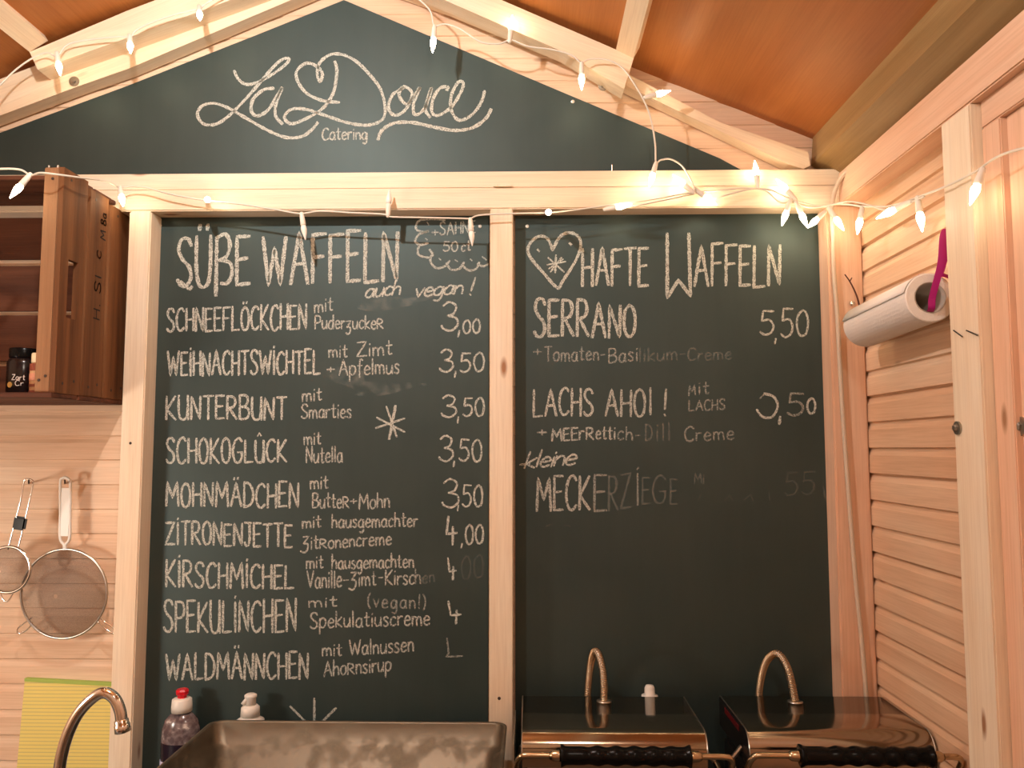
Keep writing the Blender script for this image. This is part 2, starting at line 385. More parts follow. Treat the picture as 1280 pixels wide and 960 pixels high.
# post, hatch frame and panel on the right wall
a_ = PX(1194, 562, XPL); b_ = PX(1232, 562, XPL)
rp = trim(bx((XPL, b_.y, 0), (XR+.01, a_.y, zpl0-.0005), .002), pine_z, 'pale upright post on the right wall beside the paper roll')
mid = PX(1213, 562, XPL)
obj('seam_strip', bx((XPL-.0015, b_.y+.001, 0.01), (XPL+.004, mid.y, zpl0-.004)), pine_z, rp)
c_ = PX(1198, 535, XPL); bolt(0, 0, 0, rp, .012, (-1, 0, 0), Vector((XPL-.001, c_.y, c_.z)))
for k, (q0, q1) in enumerate((((1192, 413), (1203, 421)), ((1208, 413), (1222, 419)))):
    u, v = PX(*q0, XPL-.002), PX(*q1, XPL-.004); obj('nail', tube(bmesh.new(), [u, v], .0012, 6), nail_m, rp)
XH = P(1246, 562, b_.y-CAM.y).x
zt, zl = PX(1240, 116, XH).z, PX(1240, 152, XH).z
trim(bx((XH, -1.9, zl), (XR+.01, b_.y-.0005, zt), .002), pine_pink_y, 'pinkish header rail of the hatch at the right edge')
s1 = PX(1270, 562, XH)
st = trim(bx((XH, s1.y, 0), (XR+.01, b_.y-.0005, zl-.0005), .002), pine_pink, 'pinkish upright stile of the hatch at the right edge')
XQ = XH+.012
trim(bx((XQ, -1.9, 0), (XR+.012, s1.y-.0005, zl-.001)), pine_pink, 'set back pinkish hatch panel at the far right edge')
c_ = PX(1276, 533, XQ); bolt(0, 0, 0, st, .016, (-1, 0, 0), Vector((XQ-.001, c_.y, c_.z)))
# ------------------------------------------------------------------ chalkboards
YB = -.0005     # writing sits a hair in front of the board face at Y = 0
XLB0, XLB1 = P(184, 562, D).x, P(611, 562, D).x
XRB0, XRB1 = P(644, 562, D).x, P(1031, 540, D).x
zt_ = zat(267.5, D)
gb = prism([(430, 0), (480, 21), (700, 114), (900, 198), (935, 217), (935, 226), (-155, 226), (0, 166), (160, 107), (320, 44)], D, D+.0075)
gable = tag(obj('chalkboard', gb, board_m), 'triangular gable chalkboard with the looped title lettering and a small heart', 'chalkboard')
lb = tag(obj('chalkboard', bx((XLB0, 0, .72), (XLB1, .0075, zt_), .001), board_m), 'left tall chalkboard listing sweet waffles in nine rows with prices', 'chalkboard')
rb = tag(obj('chalkboard', bx((XRB0, 0, .72), (XRB1, .0075, zt_), .001), board_m), 'right tall chalkboard with heart drawing, half of it wiped empty', 'chalkboard')
for par, pts in ((lb, [(200, 282), (600, 283)]), (rb, [(659, 283)]), (gable, [(716, 127)])):
    for x, y in pts:
        p = P(x, y, D); obj('screw', lathe(bmesh.new(), [(.0022, 0), (.0045, .0), (.0045, .001), (.0028, .0016), (.0018, .0005), (0, .0005)], p, (0, -1, 0), 14), plain('screw_zinc', (.75, .72, .65), .3, .6) if 'screw_zinc' not in bpy.data.materials else bpy.data.materials['screw_zinc'], par)
# stroke lettering
G = {
'A': (.54, '0,0 .27,1 .54,0|.1,.38 .46,.4'), 'B': (.46, '0,0 .01,1|~0,.99 .32,.98 .4,.76 .28,.56 .03,.52|~.03,.52 .38,.46 .46,.24 .34,.04 0,0'),
'C': (.46, '~.46,.86 .32,1 .1,.86 .0,.45 .1,.08 .28,0 .46,.14'), 'D': (.48, '0,0 .01,1|~0,1 .3,.92 .48,.55 .36,.14 0,0'),
'E': (.40, '.4,1 .01,1 0,0 .4,.02|.01,.52 .33,.55'), 'F': (.40, '0,0 .01,.98 .42,1|.01,.52 .34,.54'),
'G': (.50, '~.48,.86 .32,1 .1,.84 0,.42 .12,.05 .34,.01 .47,.2 .47,.42|.26,.42 .5,.43'), 'H': (.44, '0,0 .01,1|.43,0 .44,1|0,.48 .44,.52'),
'I': (.08, '.04,0 .04,1'), '!i': (.1, '.05,0 .05,1|.04,1.14 .07,1.2'), 'J': (.36, '0,1 .4,1|~.26,1 .28,.35 .2,.04 .06,.02 0,.16'),
'K': (.46, '0,0 .02,1|.44,1 .03,.42 .46,0'), 'L': (.42, '.02,1 0,0 .42,.03'), 'M': (.64, '0,0 .06,1 .32,.34 .57,1 .64,0'),
'N': (.46, '0,0 .02,1 .43,.02 .46,1'), 'O': (.46, '~.23,1 .05,.82 .0,.45 .08,.1 .24,0 .4,.14 .46,.55 .38,.88 .23,1'), 'P': (.42, '0,0 .01,1|~0,1 .32,.97 .42,.74 .32,.5 .02,.46'),
'R': (.46, '0,0 .01,1|~0,1 .3,.97 .4,.76 .3,.54 .03,.48|.1,.48 .46,0'), 'S': (.44, '~.43,.84 .33,.99 .12,.97 .04,.76 .16,.56 .36,.4 .42,.18 .28,.01 .1,.02 0,.14'),
'T': (.46, '0,.98 .48,1|.24,1 .23,0'), 'U': (.46, '~.01,1 .0,.4 .08,.06 .24,0 .38,.1 .44,.45 .45,1|.45,1 .46,0'), 'V': (.5, '0,1 .25,0 .5,1'),
'W': (.72, '0,1 .17,0 .36,.78 .54,0 .72,1'), 'Z': (.5, '.02,.98 .5,1 0,0 .52,.02'),
'Ä': (.54, '0,0 .27,1 .54,0|.1,.38 .46,.4|.16,1.13 .18,1.2|.36,1.14 .37,1.21'), 'Ö': (.46, '~.23,1 .05,.82 .0,.45 .08,.1 .24,0 .4,.14 .46,.55 .38,.88 .23,1|.12,1.14 .14,1.21|.32,1.16 .34,1.23'),
'Ü': (.46, '~.01,1 .0,.4 .08,.06 .24,0 .38,.1 .44,.45 .45,1|.1,1.12 .12,1.22|.34,1.12 .36,1.22'), '^u': (.46, '~.01,1 .0,.4 .08,.06 .24,0 .38,.1 .44,.45 .45,1|.45,1 .46,0|.12,1.2 .22,1.34 .3,1.22'),
'ß': (.5, '.0,-.2 .03,.96|~.02,.95 .3,1.02 .44,.82 .34,.58 .12,.5|~.12,.5 .44,.44 .5,.22 .36,.04 .16,.04'),
'0': (.42, '~.22,1 .05,.8 0,.42 .1,.06 .22,0 .36,.12 .42,.55 .34,.9 .22,1'), '3': (.42, '~.04,.86 .2,1 .38,.86 .32,.6 .16,.52|~.16,.52 .38,.44 .42,.2 .24,.0 .04,.08 0,.18'),
'4': (.46, '.12,1 .04,.36 .46,.4|.3,.62 .29,-.04'), '8': (.42, '~.2,.55 .04,.7 .08,.95 .22,1 .36,.92 .36,.7 .2,.55 .02,.36 .04,.06 .2,0 .4,.08 .4,.34 .2,.55'), '5': (.44, '.44,.98 .1,1 .06,.58|~.06,.58 .3,.62 .43,.38 .36,.1 .16,0 0,.12'), ',': (.12, '.08,.1 .04,-.2'),
'+': (.3, '0,.32 .3,.34|.15,.5 .15,.14'), '!': (.1, '.07,1 .04,.25|.03,.06 .05,.0'), '(': (.16, '~.16,1.05 .02,.7 .02,.2 .14,-.1'), ')': (.16, '~.02,1.05 .14,.7 .12,.2 0,-.1'),
'-': (.28, '.02,.36 .26,.38'), '.': (.06, '.02,.04 .05,.0'), '/': (.3, '0,0 .3,1'), ' ': (.3, ''),
'a': (.40, '~.36,.5 .2,.6 .04,.42 .02,.14 .14,0 .3,.1 .36,.5|~.36,.58 .36,.12 .42,0'), 'c': (.34, '~.34,.5 .2,.6 .04,.42 .03,.14 .16,0 .34,.1'),
'd': (.4, '~.36,.5 .2,.6 .04,.42 .02,.14 .14,0 .3,.1 .36,.5|.37,1 .38,0'), 'e': (.36, '~.03,.3 .34,.36 .28,.56 .14,.58 .02,.34 .06,.08 .2,0 .36,.1'),
'f': (.3, '~.32,.92 .2,1 .13,.8 .12,-.2|0,.56 .28,.58'), 'g': (.4, '~.36,.5 .2,.6 .04,.42 .02,.16 .14,.02 .3,.12 .36,.5|~.37,.58 .37,-.1 .26,-.36 .08,-.3'),
'h': (.38, '.02,1 .01,0|~.01,.34 .14,.56 .3,.52 .34,.3 .36,0'), 'i': (.1, '.05,.58 .05,0|.05,.8 .07,.86'), 'k': (.36, '.02,1 .01,0|.34,.6 .03,.26 .36,0'),
'l': (.1, '.04,1 .05,0'), 'm': (.58, '.01,.58 .02,0|~.02,.36 .12,.56 .24,.5 .27,.3 .28,0|~.28,.36 .38,.56 .5,.5 .54,.3 .56,0'), 'n': (.36, '.01,.58 .02,0|~.02,.36 .14,.56 .28,.52 .33,.3 .34,0'),
'o': (.38, '~.2,.6 .05,.48 .0,.26 .1,.04 .2,0 .33,.1 .38,.34 .32,.54 .2,.6'), 'p': (.4, '.02,.58 .01,-.38|~.02,.44 .16,.6 .34,.52 .38,.28 .28,.06 .14,.02 .03,.12'),
'r': (.28, '.01,.58 .02,0|~.02,.34 .12,.54 .28,.56'), 's': (.3, '~.29,.5 .18,.6 .05,.54 .06,.4 .24,.24 .26,.08 .14,0 0,.08'), 't': (.3, '~.14,.92 .13,.2 .18,.02 .3,.06|.0,.6 .3,.62'),
'u': (.4, '~.02,.58 .02,.2 .1,.02 .24,.04 .36,.3|.37,.58 .38,0'), 'v': (.34, '0,.58 .16,0 .34,.6'), 'z': (.38, '0,.58 .36,.6 .04,.12 |~.04,.16 .3,.1 .3,-.2 .14,-.38 -.04,-.26'), 'w': (.5, '0,.58 .12,0 .25,.44 .38,0 .5,.6'),
'Z2': (.46, '.06,.95 .44,.98 .08,.44|~.08,.44 .36,.4 .36,.02 .16,-.24 -.12,-.12'), 'L2': (.42, '.02,1 .06,.2 .0,.02 .42,.06'), '4w': (.46, '.04,1 .12,.38 .46,.42|.32,.6 .3,0'), 'R2': (.46, '0,0 .01,.7|~0,.7 .3,.66 .4,.5 .3,.4 .03,.34|.1,.34 .46,0'),
}
eps = [0]
def ribbon(bm, pts, wd, plane=None, jit=.25):
    """a chalk stroke: a strip of varying width with blunt rough ends, lying on the plane (points are (x, z))"""
    pts = [Vector(p) for p in pts]; q = [pts[0]]
    for p in pts[1:]:
        if (p-q[-1]).length > 1e-5: q.append(p)
    pts = q
    if len(pts) < 2: return
    L = []; eps[0] += 1; y = YB-(eps[0] % 40)*8e-6
    fine = []
    for a, b in zip(pts, pts[1:]):
        n = max(1, int((b-a).length/.006))
        fine += [a+(b-a)*(k/n) for k in range(n)]
    fine.append(pts[-1]); N = len(fine)
    for i, p in enumerate(fine):
        t = fine[min(i+1, N-1)]-fine[max(i-1, 0)]; t = t.normalized() if t.length > 1e-7 else Vector((1, 0))
        nn = Vector((-t.y, t.x)); k = wd*.5*(1+random.uniform(-jit, jit*.6))
        if i in (0, N-1): k *= .72
        e = t*(-wd*.25 if i == 0 else wd*.25 if i == N-1 else 0)
        L.append((p+nn*k+e, p-nn*k+e))
    V = [[bm.verts.new((c.x, y, c.y)) for c in ab] for ab in L]
    for a, b in zip(V, V[1:]): bm.faces.new((a[0], a[1], b[1], b[0]))
def flat(x, y):
    p = P(x, y, D); return Vector((p.x, p.z))
def tok(s):
    out = []; i = 0
    while i < len(s):
        if s[i] == '{': j = s.index('}', i); out.append(s[i+1:j]); i = j+1
        else: out.append(s[i]); i += 1
    return out
def write(bm, s, x0, y0, x1, y1, h, wd, h1=None, gap=.15, slant=0, sub=None):
    """letters of height h px (h1 at the end) between two baseline ends, in photograph pixels"""
    t = tok(s); tot = sum(G[c][0] for c in t)+gap*(len(t)-1); a, b = Vector((x0, y0)), Vector((x1, y1)); L = (b-a)
    sc = L.length/tot; u = L.normalized(); cur = 0; h1 = h1 or h
    for c in t:
        wdt, g = G[c]; f = cur/tot; hh = h+(h1-h)*f; dy = random.uniform(-.03, .03)*hh; hs = hh*random.uniform(.96, 1.05)
        for st_ in (g.split('|') if g else []):
            sm = st_.startswith('~'); pp = [tuple(map(float, q.split(','))) for q in st_.lstrip('~').split()]
            if sm: pp = [(v.x, v.y) for v in smooth_path([(px_, py_, 0) for px_, py_ in pp], 5)]
            W = []
            for gx, gy in pp:
                q = a+u*((cur+gx)*sc); W.append(flat(q.x+gy*hs*slant, q.y-gy*hs+dy))
            ribbon(bm, W, wd*.002)
        cur += wdt+gap
def line(par, name, m, items):
    """each written word is a part of its board; loose strokes of one drawing stay together"""
    bm = bmesh.new(); n = 0
    for it in items:
        if isinstance(it[0], str):
            b2 = bmesh.new(); write(b2, *it[:7], **it[7]); obj(name, b2, CH[m], par)
        else:
            pts, wd, sm = it; n += 1
            if sm: pts = [(v.x, v.y) for v in smooth_path([(x, y, 0) for x, y in pts], 8)]
            ribbon(bm, [flat(x, y) for x, y in pts], wd*.002)
    if n: obj(name, bm, CH[m], par)
    else: bm.free()
def W(s, x0, y0, x1, y1, h, wd, **k):
    return (s, x0, y0, x1, y1, h, wd, k)
# title on the gable board (traced from the photograph's lettering)
def z2(l): return [(220+x/3.048, 40+y/3.048) for x, y in l]
line(gable, 'title_lettering', 'n', [
 (z2([(222, 148), (238, 180), (268, 200), (310, 192), (370, 160), (420, 122), (430, 102), (405, 105), (370, 135), (310, 205), (250, 272), (195, 325), (150, 352), (105, 350), (82, 315), (100, 282), (145, 272), (200, 290), (270, 330), (350, 375), (420, 402), (480, 398), (520, 370), (540, 345)]), 4.2, 1),
 (z2([(372, 215), (335, 220), (295, 255), (287, 300), (310, 320), (350, 298), (385, 245), (405, 212), (382, 270), (380, 320), (405, 350)]), 4.4, 1),
 (z2([(605, 112), (613, 150), (600, 230), (560, 290), (500, 328), (440, 350), (413, 325), (440, 295), (495, 295), (560, 315), (650, 345), (730, 355), (785, 335), (797, 290), (780, 220), (740, 165), (690, 115), (640, 88), (590, 86), (550, 115), (538, 155), (548, 190), (558, 160), (535, 130), (495, 120), (460, 150), (465, 190), (500, 235), (560, 262), (622, 268)]), 4.2, 1),
 (z2([(868, 212), (825, 240), (810, 290), (835, 318), (875, 295), (900, 235), (868, 208), (850, 240), (880, 275), (920, 225), (928, 215), (905, 275), (910, 315), (940, 300), (965, 250), (972, 215), (950, 290), (968, 325)]), 4.2, 1),
 (z2([(1032, 222), (1035, 210), (1005, 215), (980, 255), (975, 305), (1000, 318), (1050, 285), (1085, 230), (1095, 195), (1075, 192), (1050, 240), (1048, 295), (1075, 335), (1115, 325), (1150, 290), (1170, 250), (1175, 225)]), 4.2, 1),
 (z2([(770, 410), (785, 375), (830, 348), (900, 345), (980, 362), (1060, 375), (1130, 365), (1180, 330), (1200, 295)]), 4.6, 1)])
line(gable, 'subtitle_lettering', 's', [W('Catering', 403, 175, 459, 174, 15, 2.2, gap=.1)])
# left board
line(lb, 'heading_lettering', 'n', [W('SÜßE', 222, 360, 312, 356, 62, 5, h1=58), W('WAFFELN', 329, 355, 497, 352, 62, 5, h1=60),
 ([(226, 352), (236, 361), (240, 358)], 4.5, 1)])
line(lb, 'vegan_note', 'n', [W('auch', 456, 372, 500, 368, 18, 2.6, slant=.25, gap=.04), W('vegan', 518, 372, 578, 367, 18, 2.6, slant=.25, gap=.04), W('!', 585, 369, 592, 369, 22, 2.6, slant=.2)])
line(lb, 'cloud_note', 's', [W('+', 540, 296, 548, 296, 18, 2), W('SAHNE', 550, 294, 594, 291, 15, 2), W('50', 554, 314, 572, 314, 12, 2), W('ct', 577, 314, 588, 313, 13, 2),
 ([(556, 275), (540, 274), (524, 276), (520, 286), (528, 290), (536, 289), (524, 293), (519, 302), (526, 306), (535, 304)], 3, 1),
 ([(535, 304), (524, 308), (523, 318), (534, 322), (541, 319), (537, 312)], 3, 1), ([(541, 316), (538, 326), (545, 335), (556, 333), (562, 326)], 3, 1),
 ([(558, 329), (564, 337), (574, 336), (580, 328)], 3, 1), ([(577, 331), (586, 338), (595, 336), (599, 328)], 3, 1), ([(597, 330), (604, 333), (610, 330)], 3, 1),
 ([(534, 278), (536, 281)], 2, 0), ([(532, 298), (534, 300)], 2, 0), ([(549, 323), (551, 325)], 2, 0), ([(569, 325), (572, 327)], 2, 0), ([(588, 324), (590, 326)], 2, 0), ([(603, 321), (608, 325)], 2, 0)])
rows_ = [
 ('SCHNEEFLÖCKCHEN', 207, 414, 384, 412, 28, 31), ('WE{!i}HNACHTSWiCHTEL'.replace('i', '!i', 0), 208, 470, 401, 467, 29, 29),
 ('KUNTERBUNT', 206, 524, 359, 524, 30, 28), ('SCHOKOGL{^u}CK', 206, 579, 359, 577, 32, 27), ('MOHNMÄDCHEN', 206, 633, 374, 634, 30, 30),
 ('Z{!i}TRONENJETTE', 205, 680, 366, 684, 28, 28), ('K{!i}RSCHM{!i}CHEL', 206, 734, 368, 735, 33, 28), ('SPEKUL{!i}NCHEN', 203, 790, 371, 790, 38, 40), ('WALDMÄNNCHEN', 206, 850, 386, 848, 33, 32)]
rows_[1] = ('WE{!i}HNACHTSW{!i}CHTEL', 208, 470, 401, 467, 29, 29)
for s_, x0, y0, x1, y1, h0_, h1_ in rows_:
    line(lb, 'dish_name', 'n', [W(s_, x0+2, y0, x1-1, y1, h0_, 3.1, h1=h1_)])
notes = [
 [('mit', 393, 391, 416, 388, 17), ('Puderzucke{R2}', 394, 411, 479, 411, 17)], [('mit', 411, 447, 434, 446, 16), ('Zimt', 446, 446, 490, 443, 18), ('+', 409, 467, 418, 467, 16), ('Apfelmus', 424, 469, 499, 467, 19)],
 [('mit', 378, 502, 402, 500, 16), ('Smarties', 377, 523, 439, 522, 18)], [('mit', 380, 556, 401, 555, 16), ('Nutella', 383, 579, 428, 577, 20)],
 [('mit', 388, 611, 410, 610, 16), ('Butte{R2}', 391, 635, 436, 635, 19), ('+', 438, 631, 446, 631, 14), ('Mohn', 449, 637, 487, 634, 19)],
 [('mit', 378, 660, 401, 659, 15), ('hausgemachter', 415, 660, 522, 658, 17), ('{Z2}it{R2}onencreme', 378, 687, 489, 681, 17)],
 [('mit', 383, 711, 404, 710, 16), ('hausgemachten', 415, 711, 517, 709, 17), ('Vanille', 384, 735, 427, 734, 21), ('-', 429, 731, 436, 731, 15), ('{Z2}imt', 438, 733, 470, 732, 18), ('-', 473, 728, 479, 728, 15), ('Kirsc', 482, 731, 518, 730, 19)],
 [('mit', 386, 759, 421, 758, 13), ('Spekulatiuscreme', 388, 785, 537, 781, 19)],
 [('mit', 403, 820, 427, 819, 16), ('Walnussen', 437, 819, 517, 814, 19), ('Aho{R2}nsirup', 405, 846, 489, 838, 19)]]
for it in notes: line(lb, 'dish_note', 's', [W(s_, x0, y0, x1, y1, h_, 2.1, gap=.12) for s_, x0, y0, x1, y1, h_ in it])
line(lb, 'faded_note', 'f', [W('h', 519, 729, 526, 729, 19, 2.1), W('(vegan!)', 460, 759, 532, 761, 17, 2.1, gap=.2)])
line(lb, 'wiped_note', 'g', [W('en', 528, 729, 543, 727, 15, 2.1)]); line(lb, 'wiped_note', 'h', [W('00', 577, 724, 604, 722, 28, 2.5)])
def price(m, items): line(lb, 'price', m, items)
price('n', [W('3', 552, 414, 572, 414, 36, 2.8), W(',', 571, 416, 576, 416, 26, 2.8), W('00', 579, 417, 600, 416, 17, 2.6)])
price('n', [W('3', 550, 465, 566, 464, 27, 2.6), W(',', 567, 467, 571, 467, 24, 2.6), W('50', 575, 465, 605, 463, 23, 2.6)])
price('n', [W('3', 552, 521, 570, 521, 28, 2.6), W(',', 571, 524, 574, 524, 24, 2.6), W('50', 579, 521, 605, 519, 22, 2.6)])
price('n', [W('3', 549, 577, 566, 577, 33, 2.6), W(',', 566, 579, 569, 579, 24, 2.6), W('50', 574, 576, 602, 577, 28, 2.6)])
price('n', [W('3', 553, 634, 573, 634, 34, 2.6), W(',', 571, 634, 574, 634, 22, 2.6), W('50', 578, 633, 603, 633, 26, 2.6)])
price('n', [W('4', 557, 680, 571, 680, 34, 3), W(',', 575, 681, 579, 681, 18, 2.6), W('00', 582, 680, 604, 679, 24, 2.6)])
price('n', [W('{4w}', 559, 724, 570, 724, 28, 2.8)]); price('n', [W('{4w}', 559, 779, 576, 779, 29, 2.8)]); price('f', [W('{L2}', 558, 822, 578, 822, 24, 2.6)])
def star(cx, cy, rays): return [([(cx-a, cy-b), (cx+c, cy+d)], 2.6, 0) for a, b, c, d in rays]
line(lb, 'star_drawing', 'n', star(490, 528, [(19, 6, 16, 12), (7, 20, 6, 18), (-4, 21, -4, 21), (20, -7, 16, -5)])+[([(495, 507), (487, 549)], 2.6, 0)])
line(lb, 'star_drawing', 's', [([(363, 883), (386, 906)], 3, 0), ([(393, 873), (393, 910)], 3.2, 0), ([(420, 885), (400, 905)], 3, 0)])
# right board
line(rb, 'heart_drawing', 'n', [([(691, 313), (684, 298), (672, 296), (661, 307), (662, 320), (680, 342), (697, 360), (703, 352), (720, 325), (726, 306), (722, 295), (711, 291), (700, 296), (691, 312)], 4, 1),
 ([(672, 312), (674, 314)], 4, 0), ([(712, 304), (714, 306)], 4, 0), ([(685, 322), (705, 340)], 2.4, 0), ([(695, 319), (694, 341)], 2.8, 0), ([(684, 331), (707, 327)], 2.4, 0), ([(702, 322), (688, 340)], 2.4, 0), ([(686, 336), (704, 324)], 2, 0)])
line(rb, 'heading_lettering', 'n', [W('HAFTE', 728, 357, 810, 357, 45, 4), ([(834, 292), (834, 372), (848, 350), (863, 370), (861, 292)], 4.6, 0), W('AFFELN', 868, 358, 975, 358, 51, 4)])
line(rb, 'dish_name', 'n', [W('SERRANO', 668, 421, 794, 421, 46, 4.2, h1=40)])
line(rb, 'price', 'n', [W('5', 950, 419, 967, 419, 30, 2.7), W(',', 967, 425, 971, 425, 20, 3), W('50', 976, 421, 1010, 420, 36, 2.7, h1=28)])
line(rb, 'dish_note', 'f', [W('+', 667, 446, 677, 446, 18, 2.2), W('Tomaten-', 681, 452, 756, 450, 18, 2.2), W('Basi', 761, 454, 797, 451, 18, 2.2)])
line(rb, 'faded_note', 'g', [W('likum-', 799, 452, 856, 449, 17, 2.2), W('Creme', 860, 451, 914, 449, 15, 2.2)])
line(rb, 'dish_name', 'n', [W('LACHS', 667, 520, 741, 519, 34, 3.2), ]); line(rb, 'dish_name', 's', [W('AHO', 757, 519, 806, 520, 34, 3.2), W('I', 812, 519, 814, 519, 34, 3), W('!', 829, 519, 834, 519, 33, 3)])
line(rb, 'dish_note', 'f', [W('M', 861, 495, 869, 494, 12, 2), W('it', 873, 493, 886, 492, 16, 2), W('LACHS', 861, 514, 906, 512, 13, 2)])
line(rb, 'price', 'n', [([(955, 492), (967, 496), (972, 508), (965, 521), (953, 521), (946, 512)], 3.2, 1), ([(975, 521), (974, 530)], 4, 0), W('0', 1009, 517, 1019, 517, 19, 2.8)])
line(rb, 'price', 'f', [([(956, 492), (950, 498)], 2.4, 0), W('5', 984, 519, 1004, 519, 27, 3)])
line(rb, 'dish_note', 's', [W('+', 672, 546, 683, 546, 18, 2.4), W('MEE', 690, 551, 722, 550, 15, 2.6), W('r', 724, 550, 730, 550, 18, 2.4), W('R', 733, 549, 742, 549, 15, 2.4), W('etti', 745, 549, 769, 549, 17, 2.2)])
line(rb, 'dish_note', 'f', [W('ch-', 772, 550, 800, 550, 17, 2.2), W('C', 856, 551, 867, 551, 18, 2.4), W('reme', 870, 551, 917, 549, 17, 2)])
line(rb, 'faded_note', 'g', [W('D', 807, 551, 815, 551, 20, 2.4), W('ill', 820, 551, 838, 550, 22, 2.2)])
line(rb, 'small_lettering', 'n', [W('kleine', 655, 585, 718, 581, 21, 2.6, slant=.35, gap=.03), ([(650, 581), (662, 579)], 2.4, 0)])
line(rb, 'dish_name', 's', [W('MECK', 671, 638, 737, 638, 42, 3.4)]); line(rb, 'dish_name', 'f', [W('E', 743, 638, 758, 638, 44, 3.2), W('{!i}', 794, 632, 800, 632, 38, 2.6)])
line(rb, 'wiped_lettering', 'g', [W('RZ', 761, 638, 788, 635, 42, 3), W('E', 803, 630, 812, 630, 32, 2.6), W('G', 816, 628, 832, 628, 34, 2.6), W('E', 838, 630, 846, 630, 32, 2.6), W('Mi', 868, 604, 880, 604, 12, 2), ([(1029, 609), (1032, 624)], 2.4, 0)])
line(rb, 'wiped_lettering', 'h', [W('55', 981, 620, 1018, 618, 28, 2.6), ([(872, 627), (876, 618)], 2, 0), ([(905, 626), (912, 619), (916, 626)], 2, 0), ([(930, 625), (938, 618), (941, 626)], 2, 0), ([(961, 616), (962, 626)], 2, 0), ([(682, 658), (690, 655)], 2, 0), ([(706, 656), (713, 658)], 2, 0)])
# wiped smears
def smear(par, pts):
    bm = bmesh.new(); c = [flat(x, y) for x, y in smooth2(pts)]
    bm.faces.new([bm.verts.new((p.x, YB+.0003, p.y)) for p in c]); return obj('chalk_smear', bm, smear_m, par)
def smooth2(pts): return [(v.x, v.y) for v in smooth_path([(x, y, 0) for x, y in pts], 5, True)]
smear(lb, [(446, 382), (470, 371), (510, 372), (545, 368), (520, 380), (480, 388), (455, 388)])
smear(lb, [(408, 464), (430, 456), (470, 470), (512, 478), (540, 480), (510, 486), (480, 494), (445, 494), (440, 485), (414, 476)])
# ------------------------------------------------------------------ string lights
wire_r = .0022
def arr(pts, n=7): return smooth_path([P(*p) for p in pts], n)
def make_bulb(string, p, tip, lit=True, k=1.0):
    """a socket hanging at p with its lamp pointing towards the point tip"""
    a = (tip-p).normalized()
    s = obj('socket', lathe(bmesh.new(), [(.0026, -.004), (.0045, -.002), (.0055, .004), (.0062, .016), (.0068, .028), (.0055, .030), (0, .030)], p, a, 14), sock_m, string, True)
    b = obj('bulb', lathe(bmesh.new(), [(0, .0302), (.0056, .0305), (.0072, .036), (.0074, .041), (.0060, .049), (.0032, .059), (.0014, .066), (0, .068)], p, a, 12), bulb_m if lit else bulb_off, s, True)
    return s
def string_lights(label, wires, bulbs, loc):
    t = thing('string_lights', label, 'fairy lights', loc, 'fairy light strings')
    for w_ in wires: obj('cable', tube(bmesh.new(), arr(w_), wire_r, 6), wire_m, t, True)
    for (px_, py_, d0), (tx, ty, d1), lit in bulbs: make_bulb(t, P(px_, py_, d0), P(tx, ty, d1), lit)
    return t
U = 1.875
string_lights('white fairy light string along the roof rafters, dropping at the right onto the crossbeam',
 [[(-30, 135, 1.83), (0, 106, 1.85), (20, 87, 1.87), (40, 73, U), (58, 66, U), (72, 70, U), (84, 56, U), (110, 50, U), (150, 46, U), (163, 47, U), (170, 38, U), (190, 28, U), (220, 18, U), (245, 12, U), (252, 9, U), (262, 2, U), (300, -18, U), (360, -40, U), (430, -60, U), (480, -35, U), (522, -2, U), (538, 14, U), (543, 32, U), (556, 30, U), (575, 36, U), (600, 52, U), (622, 55, U), (634, 51, U), (640, 50, U), (660, 58, U), (690, 62, U), (715, 69, U), (726, 78, U), (738, 74, U), (760, 75, U), (778, 85, U), (793, 105, U), (806, 128, 1.88), (814, 150, 1.89), (819, 180, 1.9), (820, 203, 1.91), (826, 200, 1.91), (838, 199, 1.91), (852, 207, 1.91), (862, 222, 1.91), (868, 236, 1.91), (866, 241, 1.915)]],
 [((71, 66, U), (75, 92, U-.01), True), ((162, 44, U), (163, 62, U-.02), True), ((249, 8, U), (250, 24, U-.03), True), ((543, 33, U), (541, 60, U), True), ((637, 52, U), (640, 24, U), True), ((727, 79, U), (727, 105, U), True),
  ((806, 122, 1.88), (832, 115, 1.885), True), ((820, 204, 1.91), (813, 229, 1.90), True), ((867, 241, 1.915), (846, 223, 1.915), True), ((868, 236, 1.918), (890, 252, 1.915), True)], P(640, 55, U))
L = 1.915
def dw(x): return min(1.9, PX(x, 250, XPL-.014).y-CAM.y)
